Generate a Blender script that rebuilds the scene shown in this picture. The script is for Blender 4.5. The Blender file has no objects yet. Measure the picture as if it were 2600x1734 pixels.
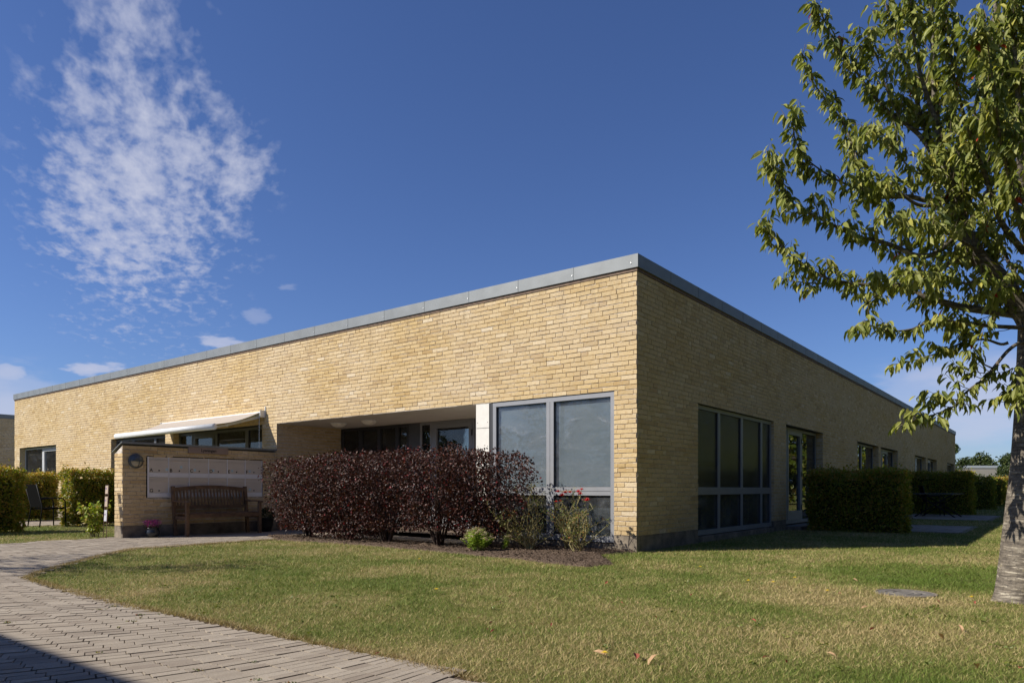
import bpy, math, random
import numpy as np
from mathutils import Vector, Matrix
R = math.radians
rng = np.random.default_rng(7)
random.seed(7)
sc = bpy.context.scene
col = sc.collection

# ------------------------------------------------------------------ camera
FPX = 1798.0; EYE = 0.856
cam = bpy.data.cameras.new('camera'); camo = bpy.data.objects.new('camera', cam); col.objects.link(camo)
cam.sensor_width = 36.0; cam.lens = 36.0 * FPX / 2600.0
cam.shift_y = (1242 - 867) / 2600.0
cam.clip_start = 0.05; cam.clip_end = 3000
camo.location = (0, 0, EYE); camo.rotation_euler = (R(90), 0, 0)
sc.camera = camo

# ------------------------------------------------------------------ light
SUN_AZ = (-0.981, -0.192); SUN_EL = 37.8
sc.view_settings.view_transform = 'Standard'; sc.view_settings.look = 'None'
sc.view_settings.exposure = 0.35; sc.view_settings.gamma = 1.0; sc.view_settings.use_curve_mapping = False
world = bpy.data.worlds.new('World'); sc.world = world; world.use_nodes = True
sl = bpy.data.lights.new('sun', 'SUN'); slo = bpy.data.objects.new('sun', sl); col.objects.link(slo)
sl.energy = 5.0; sl.angle = R(0.5); sl.color = (1.0, 0.94, 0.84)
_s = Vector((SUN_AZ[0] * math.cos(R(SUN_EL)), SUN_AZ[1] * math.cos(R(SUN_EL)), math.sin(R(SUN_EL))))
slo.rotation_euler = _s.to_track_quat('Z', 'Y').to_euler(); slo.location = _s * 60


class NT:
    """small helper to wire node trees"""
    def __init__(s, tree): s.t = tree; s.n = tree.nodes; s.l = tree.links
    def add(s, typ, **kw):
        n = s.n.new(typ)
        for k, v in kw.items():
            if k.startswith('i_'):
                key = k[2:]; key = int(key) if key.isdigit() else key.replace('_', ' ')
                s.put(n.inputs[key], v)
            else: setattr(n, k, v)
        return n
    def put(s, inp, v):
        if isinstance(v, bpy.types.NodeSocket): s.l.new(v, inp)
        else:
            if hasattr(inp.default_value, '__len__') and len(inp.default_value) == 4 and len(v) == 3: v = (*v, 1)
            inp.default_value = v
    def math(s, op, a, b=0.0, c=None, clamp=False):
        n = s.n.new('ShaderNodeMath'); n.operation = op; n.use_clamp = clamp
        s.put(n.inputs[0], a); s.put(n.inputs[1], b)
        if c is not None: s.put(n.inputs[2], c)
        return n.outputs[0]
    def ramp(s, fac, stops, interp='LINEAR'):
        n = s.n.new('ShaderNodeValToRGB'); n.color_ramp.interpolation = interp
        s.put(n.inputs[0], fac); e = n.color_ramp.elements
        while len(e) < len(stops): e.new(0.5)
        for i, (p, c) in enumerate(stops):
            e[i].position = p
            if not hasattr(c, '__len__'): c = (c, c, c)
            e[i].color = (*c, 1) if len(c) == 3 else c
        return n.outputs[0]
    def mix(s, fac, a, b, blend='MIX'):
        n = s.n.new('ShaderNodeMix'); n.data_type = 'RGBA'; n.blend_type = blend; n.clamp_factor = True
        s.put(n.inputs[0], fac); s.put(n.inputs[6], a); s.put(n.inputs[7], b)
        return n.outputs[2]
    def noise(s, vec, scale, detail=3, rough=0.5, dist=0.0, out=0):
        n = s.n.new('ShaderNodeTexNoise'); n.inputs['Scale'].default_value = scale
        n.inputs['Detail'].default_value = detail; n.inputs['Roughness'].default_value = rough
        n.inputs['Distortion'].default_value = dist
        if vec is not None: s.l.new(vec, n.inputs['Vector'])
        return n.outputs[out]
    def mapping(s, vec, scale=(1, 1, 1), loc=(0, 0, 0), rot=(0, 0, 0)):
        n = s.n.new('ShaderNodeMapping'); s.l.new(vec, n.inputs[0])
        n.inputs['Scale'].default_value = scale; n.inputs['Location'].default_value = loc; n.inputs['Rotation'].default_value = rot
        return n.outputs[0]


def build_world():
    w = NT(world.node_tree); w.n.clear()
    out = w.add('ShaderNodeOutputWorld'); bg = w.add('ShaderNodeBackground')
    sky = w.add('ShaderNodeTexSky', sky_type='NISHITA', sun_disc=False)
    sky.sun_elevation = R(SUN_EL); sky.sun_rotation = math.atan2(SUN_AZ[0], SUN_AZ[1]) % (2 * math.pi)
    sky.air_density = 1.0; sky.dust_density = 0.3; sky.ozone_density = 2.2; sky.altitude = 50
    tc = w.add('ShaderNodeTexCoord').outputs['Generated']
    sep = w.add('ShaderNodeSeparateXYZ'); w.l.new(tc, sep.inputs[0])
    zc = w.math('MAXIMUM', sep.outputs[2], 0.02)
    # high cirrocumulus sheet: project the view direction on a plane overhead
    px = w.math('DIVIDE', sep.outputs[0], zc); py = w.math('DIVIDE', sep.outputs[1], zc)
    cmb = w.add('ShaderNodeCombineXYZ'); w.l.new(px, cmb.inputs[0]); w.l.new(py, cmb.inputs[1])
    pl = w.mapping(cmb.outputs[0], rot=(0, 0, R(-28)))      # turn so that y runs away from the viewer through the patch
    big = w.noise(pl, 1.6, 3, 0.55, 0.2)
    warp = w.add('ShaderNodeVectorMath', operation='ADD'); w.l.new(pl, warp.inputs[0])
    wn = w.add('ShaderNodeVectorMath', operation='SCALE'); w.l.new(w.noise(pl, 4.0, 2, 0.5, 0, 1), wn.inputs[0]); wn.inputs['Scale'].default_value = 0.04
    w.l.new(wn.outputs[0], warp.inputs[1])
    rows = w.noise(w.mapping(warp.outputs[0], (1.0, 0.42, 1)), 15.0, 3, 0.55, 0.15)
    fine = w.noise(w.mapping(warp.outputs[0], (1.0, 0.45, 1)), 34.0, 3, 0.6, 0.1)
    cl = w.math('ADD', w.math('MULTIPLY', rows, 0.72), w.math('MULTIPLY', fine, 0.28))
    # patch mask (in direction space around the cloud's centre)
    def blob(cx, cz, rx, rz, rot=0.0):
        # direction relative: u = x/y, v = z/y  (only for the half of the sky in front)
        yy = w.math('MAXIMUM', sep.outputs[1], 0.05)
        u = w.math('SUBTRACT', w.math('DIVIDE', sep.outputs[0], yy), cx)
        v = w.math('SUBTRACT', w.math('DIVIDE', sep.outputs[2], yy), cz)
        c, s_ = math.cos(rot), math.sin(rot)
        u2 = w.math('ADD', w.math('MULTIPLY', u, c / rx), w.math('MULTIPLY', v, s_ / rx))
        v2 = w.math('ADD', w.math('MULTIPLY', u, -s_ / rz), w.math('MULTIPLY', v, c / rz))
        return w.math('SQRT', w.math('ADD', w.math('MULTIPLY', u2, u2), w.math('MULTIPLY', v2, v2)))
    d1 = blob(-0.535, 0.44, 0.118, 0.165, R(10)); d2 = blob(-0.54, 0.66, 0.12, 0.12, 0); d3 = blob(-0.42, 0.45, 0.075, 0.07, R(-20))
    dm = w.math('MINIMUM', w.math('MINIMUM', d1, w.math('ADD', d2, 0.55)), w.math('ADD', d3, 0.25))
    dm = w.math('ADD', dm, w.math('MULTIPLY', w.math('SUBTRACT', big, 0.5), 0.7))
    core = w.ramp(w.math('MULTIPLY', dm, 0.5), [(0.0, 1), (0.25, 0.86), (0.45, 0.58), (0.65, 0.30), (0.95, 0.0)], 'EASE')
    # cells thicken towards the middle of the patch and thin out to single flecks at its rim
    dens = w.math('ADD', w.math('MULTIPLY', w.math('SUBTRACT', cl, 0.5), 2.9), w.math('SUBTRACT', w.math('MULTIPLY', core, 1.02), 0.30))
    cloud1 = w.ramp(dens, [(0.0, 0), (0.22, 0.16), (0.55, 0.52), (1.0, 0.84)])
    cloud1 = w.math('MULTIPLY', cloud1, w.ramp(core, [(0.0, 0), (0.25, 0.75), (0.5, 1)]))
    # low cumulus / haze streaks near the horizon
    el = w.math('MULTIPLY', sep.outputs[2], 1.0)
    lowv = w.mapping(tc, (1, 1, 3.2))
    ln = w.noise(lowv, 5.5, 5, 0.58, 0.3); lf = w.noise(w.mapping(tc, (1, 1, 3.0)), 17, 4, 0.6)
    lo = w.math('ADD', w.math('MULTIPLY', ln, 0.7), w.math('MULTIPLY', lf, 0.3))
    side = w.math('MINIMUM', blob(-0.72, 0.10, 0.14, 0.10), w.math('MINIMUM', blob(0.66, 0.13, 0.20, 0.085), 9.0))
    lowmask = w.ramp(side, [(0.0, 1), (0.6, 0.8), (1.1, 0.25), (1.6, 0.0)])
    cloud2 = w.ramp(w.math('ADD', lo, w.math('MULTIPLY', lowmask, 0.42)), [(0.62, 0), (0.76, 0.40), (0.92, 0.68)], 'EASE')
    cloud2 = w.math('MULTIPLY', cloud2, lowmask)
    # a few single little clouds
    def puff(cx, cz, rx, rz, amt, rot=0):
        d = blob(cx, cz, rx, rz, rot)
        d = w.math('ADD', d, w.math('MULTIPLY', w.math('SUBTRACT', lf, 0.5), 3.2))
        return w.math('MULTIPLY', w.ramp(d, [(0.0, 1), (0.5, 0.85), (1.0, 0)], 'EASE'), amt)
    p1 = puff(-0.601, 0.172, 0.055, 0.010, 0.75, R(-2)); p2 = puff(-0.424, 0.205, 0.040, 0.012, 0.72, R(-6))
    p3 = puff(-0.362, 0.240, 0.022, 0.014, 0.28); p4 = puff(-0.314, 0.287, 0.020, 0.008, 0.25); p5 = puff(-0.715, 0.165, 0.030, 0.012, 0.6)
    cloud = w.math('MAXIMUM', w.math('MAXIMUM', cloud1, cloud2), w.math('MAXIMUM', w.math('MAXIMUM', p1, p2), w.math('MAXIMUM', w.math('MAXIMUM', p3, p4), p5)))
    skyc = w.mix(1.0, sky.outputs[0], (0.64, 0.78, 1.16), 'MULTIPLY')
    ccol = w.mix(w.ramp(sep.outputs[2], [(0.02, 0), (0.3, 1)]), (6.4, 6.6, 8.2), (6.2, 6.5, 8.0))
    c = w.mix(cloud, skyc, ccol)
    w.l.new(c, bg.inputs[0]); bg.inputs[1].default_value = 0.072
    w.l.new(bg.outputs[0], out.inputs[0])
build_world()

# ------------------------------------------------------------------ frame of the building (corner = origin, x along side wall, y along front wall)
CX, CY = 1.695, 9.615
UR = (0.6111, 0.7916); UL = (-0.7916, 0.6111)
ROT = math.atan2(UR[1], UR[0])
def W(x, y, z=0.0):
    return Vector((CX + x * UR[0] + y * UL[0], CY + x * UR[1] + y * UL[1], z))
def G(px, py):
    """point on the ground measured in the photograph"""
    d = FPX * EYE / (py - 1242.0); return ((px - 1300.0) / FPX * d, d)
def A(px, py, d):
    return Vector(((px - 1300.0) / FPX * d, d, EYE + (1242.0 - py) / FPX * d))

# ------------------------------------------------------------------ materials
MATS = {}
def mat(name, base=(0.5, 0.5, 0.5), rough=0.6, metal=0.0, nscale=8.0, namt=0.12, bump=0.0, bscale=60.0, spec=0.5, trans=0.0):
    m = bpy.data.materials.new(name); m.use_nodes = True; t = NT(m.node_tree); MATS[name] = m
    b = t.n['Principled BSDF']; tc = t.add('ShaderNodeTexCoord').outputs['Object']
    n = t.noise(tc, nscale, 5, 0.6)
    lo = tuple(c * (1 - namt) for c in base); hi = tuple(min(1, c * (1 + namt)) for c in base)
    t.l.new(t.ramp(n, [(0.3, lo), (0.7, hi)]), b.inputs['Base Color'])
    b.inputs['Roughness'].default_value = rough; b.inputs['Metallic'].default_value = metal
    b.inputs['Specular IOR Level'].default_value = spec
    if bump:
        bn = t.add('ShaderNodeBump'); bn.inputs['Strength'].default_value = bump; bn.inputs['Distance'].default_value = 0.01
        t.l.new(t.noise(tc, bscale, 4, 0.6), bn.inputs['Height']); t.l.new(bn.outputs[0], b.inputs['Normal'])
    return m

def brick_mat():
    m = bpy.data.materials.new('yellow_brick'); m.use_nodes = True; t = NT(m.node_tree); MATS['brick'] = m
    b = t.n['Principled BSDF']; tc = t.add('ShaderNodeTexCoord').outputs['Object']
    at = t.add('ShaderNodeAttribute', attribute_name='tint').outputs['Fac']
    c = t.ramp(at, [(0.0, (0.42, 0.275, 0.11)), (0.25, (0.54, 0.38, 0.165)), (0.6, (0.61, 0.445, 0.21)), (0.85, (0.67, 0.51, 0.275)), (1.0, (0.72, 0.60, 0.41))])
    # lime bloom in big soft areas, brown streaks inside bricks
    bloom = t.noise(t.mapping(tc, (0.35, 0.35, 0.7)), 1.6, 5, 0.62)
    c = t.mix(t.ramp(bloom, [(0.34, 0.05), (0.66, 0.55)]), c, (0.68, 0.575, 0.43))
    st = t.noise(t.mapping(tc, (1, 1, 1.6)), 21.0, 4, 0.65, 0.4)
    c = t.mix(t.ramp(st, [(0.54, 0.0), (0.68, 0.55)]), c, (0.44, 0.27, 0.10))
    sz = t.add('ShaderNodeSeparateXYZ'); t.l.new(tc, sz.inputs[0]); z_ = sz.outputs[2]
    run = t.noise(t.mapping(tc, (2.2, 2.2, 0.12)), 2.4, 4, 0.6)          # rain streaks below the roof edge, splash dirt above the plinth
    top_ = t.math('MULTIPLY', t.ramp(t.math('DIVIDE', z_, 4.0), [(0.72, 0.0), (0.97, 0.45)]), t.ramp(run, [(0.48, 0.0), (0.66, 1.0)]))
    bot_ = t.math('MULTIPLY', t.ramp(t.math('DIVIDE', z_, 4.0), [(0.05, 0.5), (0.20, 0.0)]), t.ramp(t.noise(tc, 6, 4, .6), [(0.35, 0.2), (0.6, 1.0)]))
    c = t.mix(t.math('MAXIMUM', top_, bot_), c, (0.36, 0.27, 0.16))
    sp = t.noise(tc, 130.0, 3, 0.7)
    c = t.mix(t.ramp(sp, [(0.35, 0.35), (0.55, 0.0)]), c, (0.36, 0.24, 0.11))
    t.l.new(c, b.inputs['Base Color']); b.inputs['Roughness'].default_value = 0.9; b.inputs['Specular IOR Level'].default_value = 0.2
    bn = t.add('ShaderNodeBump'); bn.inputs['Strength'].default_value = 0.75; bn.inputs['Distance'].default_value = 0.006
    hh = t.math('ADD', t.noise(t.mapping(tc, (1, 1, 1.7)), 28.0, 5, 0.7, 0.5), t.math('MULTIPLY', t.noise(tc, 150, 3, 0.6), 0.3))
    t.l.new(hh, bn.inputs['Height']); t.l.new(bn.outputs[0], b.inputs['Normal'])
brick_mat()

def foliage_mat(name, stops, rough=0.5, transl=0.35, spec=0.4):
    m = bpy.data.materials.new(name); m.use_nodes = True; t = NT(m.node_tree); MATS[name] = m
    b = t.n['Principled BSDF']; o = t.n['Material Output']
    at = t.add('ShaderNodeAttribute', attribute_name='tint').outputs['Fac']
    c = t.ramp(at, stops)
    t.l.new(c, b.inputs['Base Color']); b.inputs['Roughness'].default_value = rough; b.inputs['Specular IOR Level'].default_value = spec
    tr = t.add('ShaderNodeBsdfTranslucent')
    t.l.new(t.mix(0.5, c, (0.30, 0.34, 0.04), 'SCREEN') if False else t.mix(1.0, c, (1.25, 1.3, 0.7), 'MULTIPLY'), tr.inputs[0])
    mx = t.add('ShaderNodeMixShader'); mx.inputs[0].default_value = transl
    t.l.new(b.outputs[0], mx.inputs[1]); t.l.new(tr.outputs[0], mx.inputs[2]); t.l.new(mx.outputs[0], o.inputs[0])
    return m

def ground_mats():
    # lawn soil / thatch
    m = bpy.data.materials.new('lawn_soil'); m.use_nodes = True; t = NT(m.node_tree); MATS['lawn'] = m
    b = t.n['Principled BSDF']; tc = t.add('ShaderNodeTexCoord').outputs['Object']
    n = t.noise(tc, 0.55, 5, 0.62, 0.5); f = t.noise(tc, 38.0, 5, 0.75)
    c = t.ramp(n, [(0.36, (0.14, 0.165, 0.04)), (0.54, (0.22, 0.21, 0.065)), (0.70, (0.33, 0.265, 0.12))])
    c = t.mix(t.ramp(f, [(0.3, 0.55), (0.6, 0.0)]), c, (0.055, 0.055, 0.02))
    t.l.new(c, b.inputs['Base Color']); b.inputs['Roughness'].default_value = 1.0; b.inputs['Specular IOR Level'].default_value = 0.1
    bn = t.add('ShaderNodeBump'); bn.inputs['Strength'].default_value = 1.0; bn.inputs['Distance'].default_value = 0.02
    t.l.new(t.noise(tc, 70.0, 4, 0.7), bn.inputs['Height']); t.l.new(bn.outputs[0], b.inputs['Normal'])
    # grass blades: colour by place + per-blade tint
    m = bpy.data.materials.new('grass_blades'); m.use_nodes = True; t = NT(m.node_tree); MATS['grass'] = m
    b = t.n['Principled BSDF']; o = t.n['Material Output']; tc = t.add('ShaderNodeTexCoord').outputs['Object']
    at = t.add('ShaderNodeAttribute', attribute_name='tint').outputs['Fac']
    n = t.noise(tc, 0.55, 5, 0.62, 0.5); n2 = t.noise(tc, 3.5, 4, 0.6)
    def spot(cx, cy, rx, ry):
        mp = t.mapping(tc, (1 / rx, 1 / ry, 0), (-cx / rx, -cy / ry, 0)); vl = t.add('ShaderNodeVectorMath', operation='LENGTH'); t.l.new(mp, vl.inputs[0])
        return t.ramp(t.math('ADD', vl.outputs['Value'], t.math('MULTIPLY', t.math('SUBTRACT', n2, 0.5), 1.2)), [(0.25, 1), (1.0, 0)], 'EASE')
    sp_ = t.math('SUBTRACT', t.math('ADD', t.math('ADD', spot(1.3, 4.2, 1.9, .75), spot(.3, 3.6, 1.6, .6)), t.math('ADD', spot(-3.1, 9.6, 1.3, .8), spot(2.6, 5.4, 1.2, .5))), t.math('ADD', spot(-1.7, 6.3, 1.9, 1.2), spot(4.0, 7.2, 1.6, 1.6)))
    n = t.math('ADD', n, t.math('MULTIPLY', sp_, 0.17))
    dry = t.math('ADD', t.math('ADD', t.math('MULTIPLY', n, 0.75), t.math('MULTIPLY', n2, 0.25)), t.math('MULTIPLY', t.math('SUBTRACT', at, 0.5), 0.30))
    c = t.ramp(dry, [(0.36, (0.17, 0.25, 0.040)), (0.46, (0.27, 0.33, 0.070)), (0.54, (0.46, 0.42, 0.15)), (0.65, (0.66, 0.51, 0.26))])
    c = t.mix(1.0, c, t.ramp(t.math('FRACT', t.math('MULTIPLY', at, 37.0)), [(0.0, 0.58), (1.0, 1.0)]), 'MULTIPLY')
    t.l.new(c, b.inputs['Base Color']); b.inputs['Roughness'].default_value = 0.6; b.inputs['Specular IOR Level'].default_value = 0.25
    tr = t.add('ShaderNodeBsdfTranslucent'); t.l.new(c, tr.inputs[0]); mx = t.add('ShaderNodeMixShader'); mx.inputs[0].default_value = 0.3
    t.l.new(b.outputs[0], mx.inputs[1]); t.l.new(tr.outputs[0], mx.inputs[2]); t.l.new(mx.outputs[0], o.inputs[0])
    # soil bed
    m = bpy.data.materials.new('bark_soil'); m.use_nodes = True; t = NT(m.node_tree); MATS['soil'] = m
    b = t.n['Principled BSDF']; tc = t.add('ShaderNodeTexCoord').outputs['Object']
    f = t.noise(tc, 55.0, 5, 0.75)
    c = t.ramp(f, [(0.30, (0.045, 0.030, 0.024)), (0.5, (0.14, 0.10, 0.072)), (0.68, (0.32, 0.235, 0.17))])
    t.l.new(c, b.inputs['Base Color']); b.inputs['Roughness'].default_value = 1.0; b.inputs['Specular IOR Level'].default_value = 0.1
    bn = t.add('ShaderNodeBump'); bn.inputs['Strength'].default_value = 1.0; bn.inputs['Distance'].default_value = 0.03
    t.l.new(t.noise(tc, 60.0, 5, 0.75), bn.inputs['Height']); t.l.new(bn.outputs[0], b.inputs['Normal'])
    # pavers
    m = bpy.data.materials.new('concrete_paver'); m.use_nodes = True; t = NT(m.node_tree); MATS['paver'] = m
    b = t.n['Principled BSDF']; tc = t.add('ShaderNodeTexCoord').outputs['Object']
    at = t.add('ShaderNodeAttribute', attribute_name='tint').outputs['Fac']
    c = t.ramp(at, [(0.0, (0.27, 0.22, 0.17)), (0.5, (0.345, 0.29, 0.225)), (1.0, (0.41, 0.35, 0.275))])
    sp = t.noise(tc, 160.0, 4, 0.8)
    c = t.mix(t.ramp(sp, [(0.36, 0.5), (0.5, 0.0)]), c, (0.15, 0.13, 0.115))
    c = t.mix(t.ramp(sp, [(0.56, 0.0), (0.72, 0.6)]), c, (0.52, 0.48, 0.43))
    big = t.noise(tc, 1.3, 5, 0.65)
    c = t.mix(t.ramp(big, [(0.42, 0.0), (0.7, 0.35)]), c, (0.20, 0.17, 0.14))
    t.l.new(c, b.inputs['Base Color']); b.inputs['Roughness'].default_value = 0.95; b.inputs['Specular IOR Level'].default_value = 0.2
    bn = t.add('ShaderNodeBump'); bn.inputs['Strength'].default_value = 0.6; bn.inputs['Distance'].default_value = 0.004
    t.l.new(t.noise(tc, 180.0, 3, 0.7), bn.inputs['Height']); t.l.new(bn.outputs[0], b.inputs['Normal'])
ground_mats()

def glass_mat(name, tint=(0.75, 0.80, 0.80), refl=1.0, dust=0.03, dustcol=(0.6, 0.62, 0.65), rough=0.004):
    m = bpy.data.materials.new(name); m.use_nodes = True; t = NT(m.node_tree); MATS[name] = m
    t.n.remove(t.n['Principled BSDF']); o = t.n['Material Output']; tc = t.add('ShaderNodeTexCoord').outputs['Object']
    tr = t.add('ShaderNodeBsdfTransparent'); tr.inputs[0].default_value = (*tint, 1)
    gl = t.add('ShaderNodeBsdfGlossy'); gl.inputs['Roughness'].default_value = rough
    fr = t.add('ShaderNodeFresnel'); fr.inputs['IOR'].default_value = 1.5
    fac = t.math('MULTIPLY', fr.outputs[0], 1.7 * refl, clamp=True)
    wob = t.add('ShaderNodeBump'); wob.inputs['Strength'].default_value = 0.02; wob.inputs['Distance'].default_value = 0.02
    t.l.new(t.noise(tc, 1.7, 2, 0.5), wob.inputs['Height']); t.l.new(wob.outputs[0], gl.inputs['Normal'])
    mx = t.add('ShaderNodeMixShader'); t.l.new(fac, mx.inputs[0]); t.l.new(tr.outputs[0], mx.inputs[1]); t.l.new(gl.outputs[0], mx.inputs[2])
    df = t.add('ShaderNodeBsdfDiffuse'); df.inputs[0].default_value = (*dustcol, 1)
    sm = t.noise(t.mapping(tc, (1, 1, 2.2), rot=(0.4, 0.3, 0.2)), 1.6, 6, 0.7, 1.2)
    dd = t.ramp(sm, [(0.42, dust * 0.4), (0.60, dust), (0.72, dust * 3.2)])
    mx2 = t.add('ShaderNodeMixShader'); t.l.new(dd, mx2.inputs[0]); t.l.new(mx.outputs[0], mx2.inputs[1]); t.l.new(df.outputs[0], mx2.inputs[2])
    t.l.new(mx2.outputs[0], o.inputs[0])
glass_mat('glass', (0.75, 0.80, 0.80), 0.8); glass_mat('frosted_glass', (0.7, 0.72, 0.72), 0.6, 0.06, (0.5, 0.5, 0.5), 0.22); glass_mat('dusty_glass', (0.82, 0.86, 0.88), 0.30, 0.08, (0.55, 0.56, 0.58))

def bark_mat():
    m = bpy.data.materials.new('cherry_bark'); m.use_nodes = True; t = NT(m.node_tree); MATS['bark'] = m
    b = t.n['Principled BSDF']; tc = t.add('ShaderNodeTexCoord').outputs['Object']
    ban = t.noise(t.mapping(tc, (5, 5, 34)), 1.5, 5, 0.65, 0.6)      # lenticel bands run round the trunk
    c = t.ramp(ban, [(0.38, (0.075, 0.062, 0.048)), (0.50, (0.15, 0.125, 0.095)), (0.58, (0.20, 0.17, 0.13)), (0.66, (0.44, 0.39, 0.30))])
    li = t.noise(tc, 14.0, 5, 0.7)
    c = t.mix(t.ramp(li, [(0.58, 0.0), (0.70, 0.7)]), c, (0.33, 0.28, 0.17))
    c = t.mix(t.ramp(t.noise(tc, 40, 4, 0.7), [(0.35, 0.6), (0.5, 0.0)]), c, (0.045, 0.036, 0.03))
    t.l.new(c, b.inputs['Base Color']); b.inputs['Roughness'].default_value = 0.8
    bn = t.add('ShaderNodeBump'); bn.inputs['Strength'].default_value = 0.9; bn.inputs['Distance'].default_value = 0.012
    t.l.new(t.math('ADD', ban, t.math('MULTIPLY', t.noise(tc, 35, 5, 0.7), 0.6)), bn.inputs['Height']); t.l.new(bn.outputs[0], b.inputs['Normal'])
bark_mat()

mat('mortar', (0.56, 0.50, 0.43), 0.95, nscale=14, namt=0.45, bump=1.0, bscale=70)
mat('plinth', (0.20, 0.165, 0.125), 0.95, nscale=5, namt=0.5, bump=0.5, bscale=40)
mat('zinc', (0.20, 0.215, 0.22), 0.5, 0.15, nscale=3, namt=0.12, bump=0.05, bscale=6)
mat('frame', (0.27, 0.275, 0.29), 0.45, 0.1, nscale=6, namt=0.06)
mat('white_frame', (0.50, 0.51, 0.53), 0.45, 0.0, nscale=6, namt=0.05)
mat('frame_shaded', (0.10, 0.103, 0.11), 0.5, 0.0, nscale=6, namt=0.1)  # copy of frame with shade put into its colour
mat('dark_frame', (0.035, 0.036, 0.04), 0.5, 0.0, nscale=6, namt=0.1)
mat('grey_panel', (0.085, 0.09, 0.10), 0.6, 0.0, nscale=4, namt=0.15)
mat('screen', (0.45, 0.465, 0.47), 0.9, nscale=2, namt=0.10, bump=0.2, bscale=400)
mat('screen_shaded', (0.08, 0.085, 0.088), 0.9, nscale=2, namt=0.2)  # darker screen, the shade on it mixed into the colour
mat('soffit', (0.62, 0.57, 0.50), 0.9, nscale=3, namt=0.06)
mat('cement_board', (0.74, 0.71, 0.64), 0.75, nscale=9, namt=0.06)
mat('interior', (0.42, 0.38, 0.31), 0.9, nscale=1, namt=0.05)
mat('interior_floor', (0.18, 0.13, 0.09), 0.6)
mat('interior_dark', (0.02, 0.018, 0.016), 0.8)
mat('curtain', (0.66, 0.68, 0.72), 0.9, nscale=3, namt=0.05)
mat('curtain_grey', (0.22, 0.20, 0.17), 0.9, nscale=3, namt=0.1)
mat('roof', (0.12, 0.12, 0.12), 0.9)
mat('zinc_joint', (0.15, 0.165, 0.17), 0.6)
mat('screw', (0.75, 0.75, 0.73), 0.3, 0.6)
mat('awning_cloth', (0.40, 0.35, 0.30), 0.9, nscale=30, namt=0.04)
mat('awning_metal', (0.74, 0.75, 0.75), 0.35, 0.0, nscale=5, namt=0.06)
mat('mailbox', (0.60, 0.54, 0.47), 0.55, 0.1, nscale=4, namt=0.05)
mat('mailbox_rail', (0.76, 0.77, 0.82), 0.4, 0.2, nscale=4, namt=0.04)
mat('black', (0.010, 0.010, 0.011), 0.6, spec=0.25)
mat('mesh_black', (0.006, 0.006, 0.006), 0.95, spec=0.05)
mat('sticker', (0.42, 0.58, 0.66), 0.6)
mat('sign', (0.27, 0.20, 0.165), 0.5, nscale=5, namt=0.08)
mat('teak', (0.135, 0.078, 0.042), 0.65, nscale=12, namt=0.45, bump=0.3, bscale=60)
mat('pot', (0.028, 0.031, 0.036), 0.25, nscale=10, namt=0.3)
mat('pot_dark', (0.012, 0.011, 0.010), 0.5)
mat('lamp_metal', (0.10, 0.115, 0.12), 0.45, 0.4, nscale=10, namt=0.2)
mat('lamp_glass', (0.42, 0.38, 0.29), 0.25, nscale=20, namt=0.15)
mat('opal', (0.85, 0.80, 0.70), 0.4)
mat('rust', (0.10, 0.045, 0.025), 0.8, nscale=40, namt=0.4)
mat('card', (0.50, 0.50, 0.53), 0.5, nscale=60, namt=0.35)
mat('card_old', (0.42, 0.33, 0.25), 0.6, nscale=60, namt=0.4)
mat('card_art', (0.30, 0.20, 0.36), 0.5, nscale=60, namt=0.4)
mat('iron', (0.15, 0.135, 0.115), 0.8, nscale=20, namt=0.4, bump=0.4, bscale=60)
mat('twig', (0.17, 0.13, 0.09), 0.85, nscale=20, namt=0.35)
mat('green_stem', (0.33, 0.28, 0.12), 0.7, nscale=25, namt=0.5)
mat('hedge_core', (0.050, 0.062, 0.014), 0.95, nscale=40, namt=0.9, bump=1.0, bscale=60)
mat('dark_twig', (0.05, 0.03, 0.022), 0.85, nscale=20, namt=0.3)
mat('rose', (0.55, 0.004, 0.010), 0.45, nscale=60, namt=0.5)
mat('heather', (0.34, 0.05, 0.20), 0.8, nscale=60, namt=0.5)
mat('yellow_flower', (0.85, 0.62, 0.01), 0.6)
mat('steel', (0.62, 0.62, 0.62), 0.25, 0.9)
mat('white_wall', (0.66, 0.56, 0.45), 0.9, nscale=1, namt=0.05)
mat('white_trim', (0.8, 0.8, 0.8), 0.7)
foliage_mat('cherry_leaf', [(0.0, (0.07, 0.10, 0.016)), (0.35, (0.17, 0.20, 0.035)), (0.7, (0.30, 0.31, 0.075)), (0.90, (0.40, 0.40, 0.14)), (0.972, (0.46, 0.42, 0.08)), (0.988, (0.42, 0.03, 0.012)), (1.0, (0.45, 0.07, 0.015))], 0.55, 0.35, 0.3)
foliage_mat('hedge_leaf', [(0.0, (0.06, 0.045, 0.018)), (0.2, (0.075, 0.115, 0.014)), (0.55, (0.15, 0.20, 0.018)), (0.85, (0.32, 0.32, 0.025)), (1.0, (0.42, 0.27, 0.06))], 0.42, 0.35, 0.45)
foliage_mat('maroon_leaf', [(0.0, (0.014, 0.007, 0.005)), (0.5, (0.046, 0.014, 0.010)), (0.85, (0.088, 0.026, 0.016)), (0.95, (0.13, 0.06, 0.02)), (1.0, (0.20, 0.015, 0.02))], 0.5, 0.15, 0.3)
foliage_mat('tree_leaf', [(0.0, (0.014, 0.028, 0.008)), (0.6, (0.048, 0.075, 0.018)), (1.0, (0.12, 0.14, 0.035))], 0.5, 0.25)
foliage_mat('sedum_leaf', [(0.0, (0.22, 0.32, 0.05)), (0.6, (0.42, 0.54, 0.10)), (1.0, (0.58, 0.64, 0.17))], 0.45, 0.3)
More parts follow.
